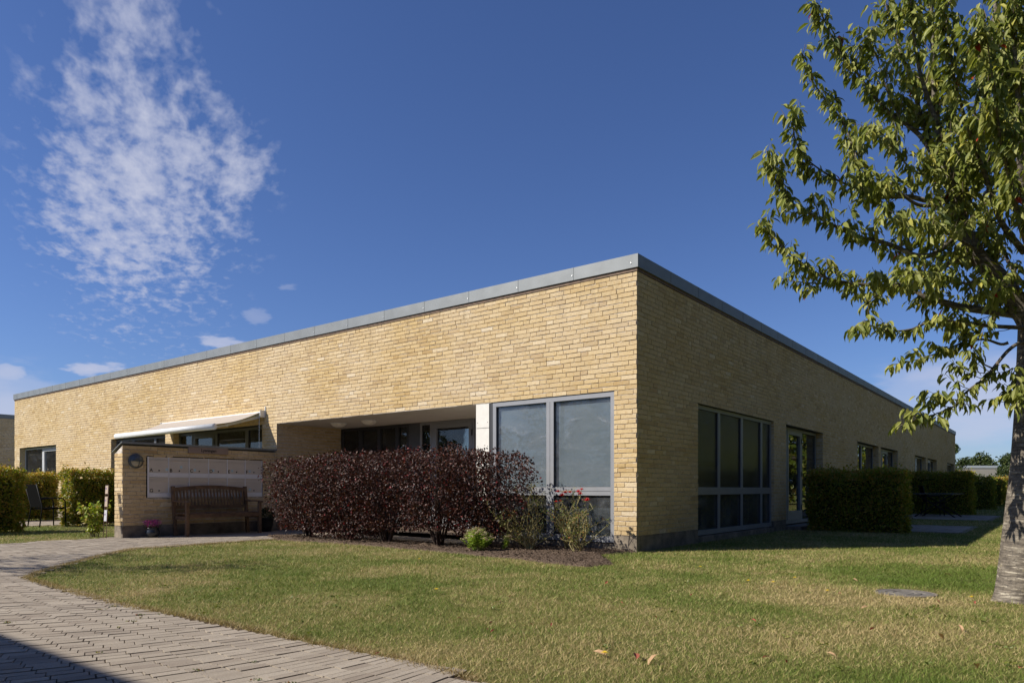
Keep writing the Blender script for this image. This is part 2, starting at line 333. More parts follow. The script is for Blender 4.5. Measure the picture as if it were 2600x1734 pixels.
foliage_mat('sedum_head', [(0.0, (0.30, 0.30, 0.16)), (0.6, (0.48, 0.42, 0.26)), (1.0, (0.52, 0.34, 0.27))], 0.8, 0.2)
foliage_mat('rose_leaf', [(0.0, (0.05, 0.08, 0.015)), (0.5, (0.14, 0.18, 0.03)), (0.8, (0.27, 0.25, 0.055)), (1.0, (0.36, 0.12, 0.04))], 0.45, 0.25)
foliage_mat('hydrangea_leaf', [(0.0, (0.10, 0.16, 0.02)), (0.5, (0.26, 0.34, 0.03)), (0.8, (0.40, 0.40, 0.05)), (1.0, (0.55, 0.42, 0.22))], 0.5, 0.35)
foliage_mat('fallen', [(0.0, (0.16, 0.02, 0.015)), (0.5, (0.36, 0.10, 0.06)), (1.0, (0.50, 0.33, 0.18))], 0.7, 0.1)

# ------------------------------------------------------------------ mesh helpers
class MB:
    """collects simple solids into one mesh"""
    def __init__(s): s.v = []; s.f = []; s.mi = []; s.cur = 0
    def box(s, x0, x1, y0, y1, z0, z1):
        if x0 > x1: x0, x1 = x1, x0
        if y0 > y1: y0, y1 = y1, y0
        if z0 > z1: z0, z1 = z1, z0
        b = len(s.v)
        s.v += [(x0, y0, z0), (x1, y0, z0), (x1, y1, z0), (x0, y1, z0), (x0, y0, z1), (x1, y0, z1), (x1, y1, z1), (x0, y1, z1)]
        for f in [(0, 3, 2, 1), (4, 5, 6, 7), (0, 1, 5, 4), (1, 2, 6, 5), (2, 3, 7, 6), (3, 0, 4, 7)]:
            s.f.append(tuple(b + i for i in f)); s.mi.append(s.cur)
        return s
    def bar(s, p, q, w, h, up=(0, 0, 1)):
        """rectangular bar from p to q, w across, h along up"""
        p = Vector(p); q = Vector(q); d = (q - p).normalized(); up = Vector(up)
        r = d.cross(up)
        if r.length < 1e-4: r = d.cross(Vector((1, 0, 0)))
        r.normalize(); u = r.cross(d).normalized()
        b = len(s.v)
        for c in (p, q):
            for sx, sy in ((-1, -1), (1, -1), (1, 1), (-1, 1)): s.v.append(tuple(c + r * sx * w / 2 + u * sy * h / 2))
        for f in [(0, 1, 2, 3), (7, 6, 5, 4), (0, 4, 5, 1), (1, 5, 6, 2), (2, 6, 7, 3), (3, 7, 4, 0)]:
            s.f.append(tuple(b + i for i in f)); s.mi.append(s.cur)
        return s
    def tube(s, pts, rad, n=6, cap=True):
        pts = [Vector(p) for p in pts]
        if not hasattr(rad, '__len__'): rad = [rad] * len(pts)
        b = len(s.v); prev = None
        for i, p in enumerate(pts):
            d = (pts[min(i + 1, len(pts) - 1)] - pts[max(i - 1, 0)])
            if d.length < 1e-9: d = Vector((0, 0, 1))
            d.normalize()
            if prev is None:
                r = d.cross(Vector((0.31, 0.2, 0.93)));
                if r.length < 1e-3: r = d.cross(Vector((1, 0, 0)))
            else: r = prev - d * prev.dot(d)
            r.normalize(); prev = r; u = d.cross(r)
            for k in range(n):
                a = 2 * math.pi * k / n
                s.v.append(tuple(p + (r * math.cos(a) + u * math.sin(a)) * rad[i]))
        for i in range(len(pts) - 1):
            for k in range(n):
                k2 = (k + 1) % n
                s.f.append((b + i * n + k, b + i * n + k2, b + (i + 1) * n + k2, b + (i + 1) * n + k)); s.mi.append(s.cur)
        if cap:
            s.f.append(tuple(b + k for k in reversed(range(n)))); s.mi.append(s.cur)
            e = b + (len(pts) - 1) * n; s.f.append(tuple(e + k for k in range(n))); s.mi.append(s.cur)
        return s
    def lathe(s, prof, n=24, c=(0, 0, 0), axis='z'):
        b = len(s.v)
        for r, z in prof:
            for k in range(n):
                a = 2 * math.pi * k / n; x, y = r * math.cos(a), r * math.sin(a)
                if axis == 'z': p = (c[0] + x, c[1] + y, c[2] + z)
                elif axis == 'y': p = (c[0] + x, c[1] + z, c[2] + y)
                else: p = (c[0] + z, c[1] + x, c[2] + y)
                s.v.append(p)
        for i in range(len(prof) - 1):
            for k in range(n):
                k2 = (k + 1) % n
                s.f.append((b + i * n + k, b + i * n + k2, b + (i + 1) * n + k2, b + (i + 1) * n + k)); s.mi.append(s.cur)
        return s
    def quad(s, *p):
        b = len(s.v); s.v += [tuple(q) for q in p]; s.f.append(tuple(range(b, b + len(p)))); s.mi.append(s.cur); return s
    def build(s, name, mats, parent=None, smooth=False, bevel=0.0):
        me = bpy.data.meshes.new(name); me.from_pydata(s.v, [], s.f)
        if not isinstance(mats, (list, tuple)): mats = [mats]
        for m in mats: me.materials.append(MATS[m])
        if len(mats) > 1: me.polygons.foreach_set('material_index', s.mi)
        if smooth: me.polygons.foreach_set('use_smooth', [True] * len(me.polygons))
        me.update(); o = bpy.data.objects.new(name, me); col.objects.link(o)
        if parent is not None: o.parent = parent
        if bevel:
            md = o.modifiers.new('bevel', 'BEVEL'); md.width = bevel; md.segments = 2; md.limit_method = 'ANGLE'; md.angle_limit = R(40)
        return o

def np_mesh(name, V, F, mats, tint=None, parent=None, mi=None, smooth=False):
    """V (n,3), F (m,k) all faces with the same k"""
    me = bpy.data.meshes.new(name); n, m, k = len(V), len(F), F.shape[1]
    me.vertices.add(n); me.vertices.foreach_set('co', np.ascontiguousarray(V, dtype=np.float32).ravel())
    me.loops.add(m * k); me.loops.foreach_set('vertex_index', np.ascontiguousarray(F, dtype=np.int32).ravel())
    me.polygons.add(m); me.polygons.foreach_set('loop_start', np.arange(0, m * k, k, dtype=np.int32))
    try: me.polygons.foreach_set('loop_total', np.full(m, k, dtype=np.int32))
    except Exception: pass
    if not isinstance(mats, (list, tuple)): mats = [mats]
    for mm in mats: me.materials.append(MATS[mm])
    if mi is not None: me.polygons.foreach_set('material_index', np.asarray(mi, dtype=np.int32))
    if tint is not None:
        a = me.attributes.new('tint', 'FLOAT', 'FACE'); a.data.foreach_set('value', np.asarray(tint, dtype=np.float32))
    me.polygons.foreach_set('use_smooth', np.full(m, bool(smooth)))
    me.update(calc_edges=True); me.validate()
    o = bpy.data.objects.new(name, me); col.objects.link(o)
    if parent is not None: o.parent = parent
    return o

def tag(o, label=None, cat=None, group=None, kind=None):
    if label: o['label'] = label
    if cat: o['category'] = cat
    if group: o['group'] = group
    if kind: o['kind'] = kind
    return o
def thing(name, label, cat, loc=(0, 0, 0), rz=0.0, group=None):
    o = bpy.data.objects.new(name, None); col.objects.link(o); o.empty_display_size = 0.2
    o.location = loc; o.rotation_euler = (0, 0, rz); return tag(o, label, cat, group)
def copy_tree(o, parent=None):
    c = o.copy(); col.objects.link(c); c.parent = parent
    for ch in [q for q in o.children if q is not c]: copy_tree(ch, c)
    return c

# leaf templates (length along +x, width y, normal z)
LEAF = (np.array([(0, 0, 0), (.35, 0, -.02), (.7, 0, -.09), (1, 0, -.24), (.3, .165, .06), (.68, .15, -.02), (.3, -.165, .06), (.68, -.15, -.02)]),
        np.array([(0, 1, 4), (1, 5, 4), (1, 2, 5), (2, 3, 5), (0, 6, 1), (1, 6, 7), (1, 7, 2), (2, 7, 3)]))
SLEAF = (np.array([(0, 0, 0), (.5, .30, .07), (.5, -.30, .07), (1, 0, -.08)]), np.array([(0, 3, 1), (0, 2, 3)]))

def rotmats(d, roll):
    """matrices whose x axis is d, random roll"""
    d = d / np.linalg.norm(d, axis=1, keepdims=True)
    ref = np.tile(np.array([[0., 0., 1.]]), (len(d), 1)); bad = np.abs(d[:, 2]) > 0.97; ref[bad] = (1, 0, 0)
    y = np.cross(ref, d); y /= np.linalg.norm(y, axis=1, keepdims=True); z = np.cross(d, y)
    c, s = np.cos(roll)[:, None], np.sin(roll)[:, None]
    y2 = y * c + z * s; z2 = -y * s + z * c
    return np.stack([d, y2, z2], axis=2)
def scatter(name, tmpl, P, D, roll, scale, tint, mats, parent=None, width=None):
    tv, tf = tmpl; n = len(P); M = rotmats(D, roll)
    tvs = np.tile(tv[None], (n, 1, 1)) * scale[:, None, None]
    if width is not None: tvs[:, :, 1] *= width[:, None]
    V = np.einsum('nij,nkj->nki', M, tvs) + P[:, None, :]
    F = tf[None] + (np.arange(n) * len(tv))[:, None, None]
    return np_mesh(name, V.reshape(-1, 3), F.reshape(-1, tf.shape[1]), mats, np.repeat(tint, len(tf)), parent)

def inpoly(pts, poly):
    x, y = pts[:, 0], pts[:, 1]; c = np.zeros(len(pts), bool); n = len(poly); j = n - 1
    for i in range(n):
        xi, yi = poly[i]; xj, yj = poly[j]
        cond = ((yi > y) != (yj > y)) & (x < (xj - xi) * (y - yi) / ((yj - yi) or 1e-12) + xi)
        c ^= cond; j = i
    return c

# ------------------------------------------------------------------ ground
low = [G(*p) for p in [(134, 1490), (208, 1512.6), (298, 1536), (387, 1554), (476, 1568), (595, 1593), (700, 1615), (834, 1645), (998, 1673), (1147, 1712), (1221, 1734)]]
upp = [G(*p) for p in [(67, 1469.5), (104, 1453), (164, 1436.7), (253, 1413), (336, 1395), (447, 1387.6), (551, 1380), (700, 1370)]]
# area of paving: bounded by the lawn edge on the right and the small lawn at the left
wl = lambda x, y: tuple(W(x, y)[:2])
path_poly = [(1.2, 1.8)] + [(0.25, 2.75)] + low[::-1] + upp + [wl(-1.15, 6.6), wl(-0.75, 2.6), wl(-0.3, 2.55), wl(1.65, 2.87), wl(1.65, 8.3), wl(-0.0, 8.3), wl(-3.06, 8.3)] + \
    [G(292, 1364), G(247, 1368), G(119, 1374), G(0, 1383)] + [(-16, 11.5), (-16, -4), (1.2, -4)]
bed_poly = [wl(-0.02, -0.05), wl(-0.62, 0.25)] + [G(1560, 1432), G(1490, 1440), G(1400, 1432), G(1300, 1418), G(1200, 1410), G(1080, 1398), G(960, 1388), G(860, 1380), G(700, 1371)] + [wl(-1.25, 6.75), wl(-0.72, 6.5), wl(-0.62, 2.6), wl(-0.02, 2.6)]
terrace_left = [wl(-3.0, 14.3), wl(-3.0, 17.2), wl(-0.5, 17.4), wl(-0.5, 14.3)]
terrace_a = [wl(7.4, -0.1), wl(7.4, -3.0), wl(10.6, -3.0), wl(10.6, -0.1)]
terrace_b = [wl(14.5, -0.1), wl(14.5, -3.0), wl(18.9, -3.0), wl(18.9, -0.1)]

g = MB(); g.quad((-900, -300, 0), (900, -300, 0), (900, 1500, 0), (-900, 1500, 0))
tag(g.build('ground', 'lawn'), kind='structure')

def poly_sheet(name, poly, z, m, kind='structure'):
    mb = MB(); mb.quad(*[(p[0], p[1], z) for p in poly]); o = mb.build(name, m); tag(o, kind=kind); return o

def paver_field(name, poly, hfun, u_rng, v_rng, pu, pv, z0=0.006, z1=0.014, base='soil'):
    """rows of pavers laid in gently curved courses; u along the row (x), v across (offset in y)"""
    Vs = []; Ts = []; F = []
    pl = np.array(poly)
    nv = int((v_rng[1] - v_rng[0]) / pv)
    cells = []
    for j in range(nv):
        v = v_rng[0] + j * pv
        off = (j % 2) * pu / 2 + rng.normal(0, 0.012)
        us = np.arange(u_rng[0] + off, u_rng[1], pu)
        cells += [(u, v) for u in us]
    cells = np.array(cells)
    return cells

def hrow(x): return 0.12 * x + 2.8 * np.exp(0.65 * x)
def build_path():
    xs = np.linspace(-17, 1.4, 4000); ds = np.sqrt(1 + np.gradient(hrow(xs), xs) ** 2); arc = np.concatenate([[0], np.cumsum((ds[1:] + ds[:-1]) / 2 * np.diff(xs))])
    pu, pv = 0.150, 0.088; L = arc[-1]; quads = []; tint = []
    rows = np.arange(-8, 20, pv); gj = 0.003
    for j, v in enumerate(rows):
        off = (j % 2) * pu / 2 + rng.normal(0, 0.006)
        s = np.arange(off, L - pu, pu)
        a0 = s + gj + rng.uniform(-.001, .001, len(s)); a1 = s + pu - gj
        x0 = np.interp(a0, arc, xs); x1 = np.interp(a1, arc, xs)
        jy = rng.normal(0, 0.0012, len(s))
        sp = pv
        y00 = hrow(x0) + v + .0042 + jy; y01 = hrow(x1) + v + .0042 + jy
        sp2 = sp - .0084
        hp0 = 0.12 + 1.82 * np.exp(0.65 * x0); hp1 = 0.12 + 1.82 * np.exp(0.65 * x1)       # cross joints stand square to the row
        xt0 = x0 - hp0 * sp2 / (1 + hp0 ** 2); xt1 = x1 - hp1 * sp2 / (1 + hp1 ** 2)
        y10 = hrow(xt0) + v + .0042 + jy + sp2; y11 = hrow(xt1) + v + .0042 + jy + sp2
        quads.append(np.stack([np.stack([x0, y00], 1), np.stack([x1, y01], 1), np.stack([xt1, y11], 1), np.stack([xt0, y10], 1)], 1))
    Q = np.concatenate(quads); c = Q.mean(1)
    keep = inpoly(c, path_poly) & (c[:, 1] > 1.5) & (c[:, 0] > -16) & (c[:, 1] < 19)
    keep &= (c[:, 0] > -0.80 * c[:, 1] - 1.5)
    Q = Q[keep]; n = len(Q)
    zt = 0.013 + rng.normal(0, 0.0012, n)[:, None] + rng.normal(0, 0.0006, (n, 4))
    top = np.concatenate([Q, zt[:, :, None]], 2); bot = np.concatenate([Q + (Q - Q.mean(1, keepdims=True)) * 0.02, np.full((n, 4, 1), 0.003)], 2)
    V = np.concatenate([top, bot], 1).reshape(-1, 3)
    f = np.array([(0, 1, 2, 3), (0, 4, 5, 1), (1, 5, 6, 2), (2, 6, 7, 3), (3, 7, 4, 0)])
    F = (f[None] + (np.arange(n) * 8)[:, None, None]).reshape(-1, 4)
    t = np.repeat(np.clip(rng.normal(0.5, 0.22, n), 0, 1), 5)
    o = np_mesh('path', V, F, ['paver'], t); tag(o, kind='structure')
    poly_sheet('path_bedding', path_poly, 0.004, 'soil')
build_path()

def small_pavers(name, x0, x1, y0, y1):
    V = []; pu, pv = 0.21, 0.105; vs = []
    nx = int((x1 - x0) / pv); ny = int((y1 - y0) / pu)
    Q = []
    for i in range(nx):
        for j in range(ny + 1):
            a = x0 + i * pv; b = y0 + (j - (i % 2) * .5) * pu; Q.append([(a + .004, b + .004), (a + pv - .004, b + .004), (a + pv - .004, b + pu - .004), (a + .004, b + pu - .004)])
    Q = np.array(Q); n = len(Q); Wx = np.array(UR); Wy = np.array(UL)
    Q = np.array([CX, CY]) + Q[..., :1] * Wx + Q[..., 1:] * Wy
    zt = np.full((n, 4, 1), 0.016) + rng.normal(0, 0.001, (n, 1, 1))
    V = np.concatenate([np.concatenate([Q, zt], 2), np.concatenate([Q, zt * 0 + 0.003], 2)], 1).reshape(-1, 3)
    f = np.array([(0, 1, 2, 3), (0, 4, 5, 1), (1, 5, 6, 2), (2, 6, 7, 3), (3, 7, 4, 0)])
    F = (f[None] + (np.arange(n) * 8)[:, None, None]).reshape(-1, 4)
    o = np_mesh(name, V, F, ['paver'], np.repeat(np.clip(rng.normal(0.5, 0.2, n), 0, 1), 5)); tag(o, kind='structure')
small_pavers('terrace', -3.0, -0.5, 14.3, 17.2)
small_pavers('terrace', 7.5, 10.6, -3.0, -0.1)
small_pavers('terrace', 14.5, 18.9, -3.0, -0.1)

def build_bed():
    pl = np.array(bed_poly); mn, mx = pl.min(0), pl.max(0); h = 0.07
    xs = np.arange(mn[0], mx[0], h); ys = np.arange(mn[1], mx[1], h)
    X, Y = np.meshgrid(xs, ys, indexing='ij'); P = np.stack([X.ravel(), Y.ravel()], 1)
    ins = inpoly(P, bed_poly).reshape(X.shape)
    Z = np.where(ins, 0.028 + rng.normal(0, 0.009, X.shape), -0.02)
    V = np.stack([X, Y, Z], 2).reshape(-1, 3); nx, ny = X.shape
    idx = np.arange(nx * ny).reshape(nx, ny); anyin = ins[:-1, :-1] | ins[1:, :-1] | ins[:-1, 1:] | ins[1:, 1:]
    F = np.stack([idx[:-1, :-1], idx[1:, :-1], idx[1:, 1:], idx[:-1, 1:]], 2)[anyin]
    o = np_mesh('soil_bed', V, F, ['soil'], smooth=True); tag(o, kind='structure')
    # bark and clods on it
    n = 9000; p = rng.uniform(mn, mx, (n * 3, 2)); p = p[inpoly(p, bed_poly)][:n]
    P3 = np.column_stack([p, 0.030 + rng.uniform(0, 0.012, len(p))]); D = rng.normal(size=(len(p), 3)); D[:, 2] *= 0.3
    o = scatter('mulch', SLEAF, P3, D, rng.uniform(-.7, .7, len(p)), rng.uniform(0.012, 0.038, len(p)), rng.random(len(p)), ['soil']); tag(o, 'loose brown bark and clods covering the flower bed below the big window', 'mulch', kind='stuff')
build_bed()

# ------------------------------------------------------------------ brickwork
COURSE = 0.0667
def brick_quads(L, z0, z1, openings, seed, start=0.0, face=0.0, phase=0):
    """list of bricks (u0,u1,za,zb,proud) for a wall with openings [(u0,u1,z0,z1)]"""
    r = random.Random(seed); out = []
    rows = int(round((z1 - z0) / COURSE))
    for i in range(rows):
        za = z0 + i * COURSE + 0.006; zb = z0 + (i + 1) * COURSE - 0.006; zc = (za + zb) / 2
        cuts = [(o[0], o[1]) for o in openings if o[2] - 0.02 < zc < o[3] + 0.005]
        segs = [(start, L)]
        for c0, c1 in sorted(cuts):
            ns = []
            for s0, s1 in segs:
                if c1 <= s0 or c0 >= s1: ns.append((s0, s1)); continue
                if c0 > s0: ns.append((s0, c0))
                if c1 < s1: ns.append((c1, s1))
            segs = ns
        j = (i + phase) % 4
        off = -[0.0, 0.18, 0.30, 0.48][j] - r.uniform(-0.012, 0.012)
        u = start + off; k = 0; bounds = []
        while u < L:
            w = 0.12 if k % 3 == 2 else 0.24
            bounds.append((u, u + w)); u += w; k += 1
        for b0, b1 in bounds:
            for s0, s1 in segs:
                a0 = max(b0 + 0.0038, s0); a1 = min(b1 - 0.0038, s1)
                if a1 - a0 > 0.02: out.append((a0, a1, za, zb))
    return out

def brick_wall(name, parent, bricks, mapf, normal_w, mortar_rects, seed, recess=0.0062):
    """mapf maps (u, w, z) arrays -> local xyz; w is outward. bricks stand proud of a mortar sheet"""
    B = np.array(bricks); n = len(B); r = np.random.default_rng(seed)
    u0 = B[:, 0] + r.normal(0, .0012, n); u1 = B[:, 1] + r.normal(0, .0012, n); z0 = B[:, 2] + r.normal(0, .0009, n); z1 = B[:, 3] + r.normal(0, .0016, n)
    tilt = r.normal(0, 0.0013, n); w = np.abs(r.normal(0.0015, 0.0015, n)) + 0.0008
    wt = r.normal(0, 0.0012, (n, 4))
    fr = np.stack([np.stack([u0, w + wt[:, 0], z0 - tilt], 1), np.stack([u1, w + wt[:, 1], z0 + tilt], 1), np.stack([u1, w + wt[:, 2], z1 + tilt], 1), np.stack([u0, w + wt[:, 3], z1 - tilt], 1)], 1)
    fr[:, :, 1] = np.maximum(fr[:, :, 1], 0.0004)
    bk = fr.copy(); bk[:, :, 1] = -0.022
    V = np.concatenate([fr, bk], 1).reshape(-1, 3)
    f = np.array([(0, 1, 2, 3), (0, 4, 5, 1), (1, 5, 6, 2), (2, 6, 7, 3), (3, 7, 4, 0)])
    F = (f[None] + (np.arange(n) * 8)[:, None, None]).reshape(-1, 4)
    t = np.clip(r.normal(0.48, 0.22, n), 0, 1); dark = r.random(n) < 0.04; t[dark] *= 0.3
    T = np.repeat(t, 5); mi = np.zeros(len(F), int)
    mv = []; mf = []
    for (a, b, c, d) in mortar_rects:
        k = len(V) + len(mv); mv += [(a, -recess, c), (b, -recess, c), (b, -recess, d), (a, -recess, d)]; mf.append((k, k + 1, k + 2, k + 3))
    V = np.concatenate([V, np.array(mv, float)]); F = np.concatenate([F, np.array(mf)]); T = np.concatenate([T, np.zeros(len(mf))]); mi = np.concatenate([mi, np.ones(len(mf), int)])
    V = mapf(V)
    return np_mesh(name, V, F, ['brick', 'mortar'], T, parent, mi)

def rects_around(L, z0, z1, openings, start=0.0):
    """cover [start,L]x[z0,z1] minus openings with rectangles (openings share one band each)"""
    us = sorted(set([start, L] + [o[0] for o in openings] + [o[1] for o in openings])); out = []
    for a, b in zip(us[:-1], us[1:]):
        m = (a + b) / 2; cur = z0
        for o in sorted([o for o in openings if o[0] < m < o[1]], key=lambda o: o[2]):
            if o[2] > cur: out.append((a, b, cur, o[2]))
            cur = max(cur, o[3])
        if cur < z1: out.append((a, b, cur, z1))
    return out

LF, LS, HB = 23.31, 37.4, 3.887        # front length, side length, brick top
ZP, ZH = 0.22, 2.22
front_open = [(0.35, 8.303, 0.0, ZH), (8.83, 12.6, 0.0, ZH), (13.0, 16.02, 0.0, ZH), (19.8, 22.85, 0.09, ZH)]
side_open = [(2.056, 5.85, 0.0, ZH), (6.64, 9.58, 0.0, ZH), (13.31, 16.3, 0.0, ZH), (16.67, 19.7, 0.0, ZH), (23.5, 26.5, 0.0, ZH), (26.95, 29.9, 0.0, ZH), (33.8, 36.95, 0.0, ZH)]
mapF = lambda V: np.stack([-V[:, 1], V[:, 0], V[:, 2]], 1)      # front: u -> y, w -> -x
mapS = lambda V: np.stack([V[:, 0], -V[:, 1], V[:, 2]], 1)      # side:  u -> x, w -> -y

bld = thing('brick_building', 'long low yellow brick building with zinc roof edge, its corner towards the lawn', 'building', W(0, 0), ROT)
brick_wall('wall', bld, brick_quads(LF, ZP, HB, front_open, 11), mapF, None, rects_around(LF, ZP, HB, front_open), 1)
w2 = brick_wall('wall', bld, brick_quads(LS, ZP, HB, side_open, 12, start=0.012, phase=1), mapS, None, rects_around(LS, ZP, HB, side_open, 0.0), 2)
w2['label'] = 'long brick wall in shade with garden doors and hedges before it'
# left end wall and back walls, plain
mb = MB(); mb.quad((0.02, LF, 0), (14, LF, 0), (14, LF, HB), (0.02, LF, HB)); mb.quad((LS, 0.02, 0), (LS, 14, 0), (LS, 14, HB), (LS, 0.02, HB)); mb.quad((14, 14, 0), (LS, 14, 0), (LS, 14, HB), (14, 14, HB)); mb.quad((14, 14, 0), (14, LF, 0), (14, LF, HB), (14, 14, HB))
mb.build('rear_wall', 'mortar', bld)
# plinth
mb = MB()
for a, b, c, d in rects_around(LF, -0.1, ZP, [(0.35, 2.55, 0.10, ZP), (2.55, 8.303, -.1, ZP), (8.83, 12.6, 0.0, ZP), (13.0, 16.02, 0, ZP), (19.8, 22.85, 0.08, ZP)]): MB().box(-0.004, 0.1, a, b, c, d - 0.002).build('plinth', 'plinth', bld)
mb2 = [(2.056, 5.85, 0.10, ZP), (6.64, 9.58, 0.06, ZP)] + [(a, b, 0.06, ZP) for a, b, _, _ in side_open[2:]]
for a, b, c, d in rects_around(LS, -0.1, ZP, mb2, 0.1): MB().box(a, b, -0.004, 0.1, c, d - 0.002).build('plinth', 'plinth', bld)
# roof, fascia
mb = MB(); mb.quad((0.1, 0.1, 4.0), (LS - .1, 0.1, 4.0), (LS - .1, 14, 4.0), (14, 14, 4.0), (14, LF - .1, 4.0), (0.1, LF - .1, 4.0)); mb.build('roof', 'roof', bld)
mb = MB(); o_ = 0.032
mb.box(-o_, 0.16, -o_, LF + o_, 3.865, 4.045); mb.box(0.161, LS + o_, -o_, 0.16, 3.866, 4.044); mb.box(0.161, 14, LF - .1, LF + o_, 3.866, 4.044); mb.box(LS - .1, LS + o_, .161, 14, 3.866, 4.044)
mb.cur = 1
for i in range(1, 24): mb.box(-o_ - 0.0022, -o_ + .001, i * 1.0 - 0.004, i * 1.0 + 0.004, 3.869, 4.047)
for i in range(1, 37): mb.box(i * 1.0 - 0.004, i * 1.0 + 0.004, -o_ - 0.0022, -o_ + .001, 3.869, 4.047)
fas = mb.build('fascia', ['zinc', 'zinc_joint'], bld)
mb = MB(); mb.box(-0.012, 0.15, -0.012, LF, 3.82, 3.868); mb.build('eaves_board', 'teak', bld)
mb = MB(); mb.box(0.151, LS, -0.012, 0.15, 3.82, 3.868); mb.build('eaves_board', 'teak', bld)
sc0 = MB().lathe([(0.001, -.008), (0.007, -.007), (0.009, 0)], 8, (0, 0, 0), 'x').build('screw', 'screw', fas)
for i in range(0, 24):
    q = sc0 if i == 0 else sc0.copy()
    if i: col.objects.link(q)
    q.location = (-o_, max(i * 1.0 + .02, .07), 3.93)

# jambs and heads of openings (small brick faces)
def jamb(parent, u, plane, depth, facing, seed):
    """brick reveal; plane 'F' opening in front wall at y=u, 'S' in side wall at x=u; facing +1/-1 along the wall"""
    bs = brick_quads(depth, ZP if depth < 1 else ZP - 2 * COURSE * 0, ZH, [], seed)
    if plane == 'F': mp = lambda V: np.stack([V[:, 0] + 0.001, u + facing * V[:, 1] * 0.6, V[:, 2]], 1)
    else: mp = lambda V: np.stack([u + facing * V[:, 1] * 0.6, V[:, 0] + 0.001, V[:, 2]], 1)
    return brick_wall('reveal', parent, bs, mp, None, [(0.0, depth, 0.0, ZH)], seed, 0.006)
for k, (a, b, _, _) in enumerate(front_open[1:]):
    jamb(bld, a, 'F', 0.2, 1, 40 + k); jamb(bld, b, 'F', 0.2, -1, 50 + k)
for k, (a, b, _, _) in enumerate(side_open): jamb(bld, a, 'S', 0.2, 1, 60 + k); jamb(bld, b, 'S', 0.2, -1, 70 + k)
jamb(bld, 8.303, 'F', 1.65, -1, 80)
jamb(bld, 0.35, 'F', 0.1, 1, 81)
for a, b, _, _ in front_open[1:]: MB().box(0.002, 0.2, a, b, ZH + .001, ZH + .03).build('lintel', 'dark_frame', bld)
for a, b, _, _ in side_open: MB().box(a, b, 0.002, 0.2, ZH + .001, ZH + .03).build('lintel', 'dark_frame', bld)
MB().box(0.002, 0.14, 0.35, 2.56, ZH + .001, ZH + .03).build('lintel', 'dark_frame', bld)
# soffit over the entrance
mb = MB(); mb.box(0.003, 1.8, 2.56, 8.4, ZH - .002, ZH + .05); mb.build('soffit', 'soffit', bld)
# plinth inside the recess
mb = MB(); mb.box(0.11, 1.65, 8.29, 8.34, 0, 0.2); mb.build('plinth', 'plinth', bld)

# interior: floor, ceiling, back walls
mb = MB(); mb.quad((0.2, 0.2, .09), (LS - .2, .2, .09), (LS - .2, 6, .09), (6.2, 6, .09), (6.2, LF - .2, .09), (0.2, LF - .2, .09)); mb.build('floor', 'interior_floor', bld)
mb = MB()
mb.quad((0.2, 0.2, 2.6), (LS - .2, .2, 2.6), (LS - .2, 6, 2.6), (6.2, 6, 2.6), (6.2, LF - .2, 2.6), (0.2, LF - .2, 2.6))
mb.quad((5.0, 6, .09), (5.0, LF, .09), (5.0, LF, 2.6), (5.0, 6, 2.6)); mb.quad((6, 5.0, .09), (LS, 5.0, .09), (LS, 5.0, 2.6), (6, 5.0, 2.6))
for x in (6.2, 11.5, 16.45, 21.6, 26.7, 31.8): mb.quad((x, .22, .09), (x, 5, .09), (x, 5, 2.6), (x, .22, 2.6))
for y in (2.9, 8.5, 12.8, 18.0): mb.quad((1.9, y, .09), (5, y, .09), (5, y, 2.6), (1.9, y, 2.6))
mb.build('interior_wall', 'interior', bld)
mb = MB(); mb.box(4.9, 4.98, 6.55, 7.45, 0.1, 2.0); mb.build('interior_door', 'interior_dark', bld)

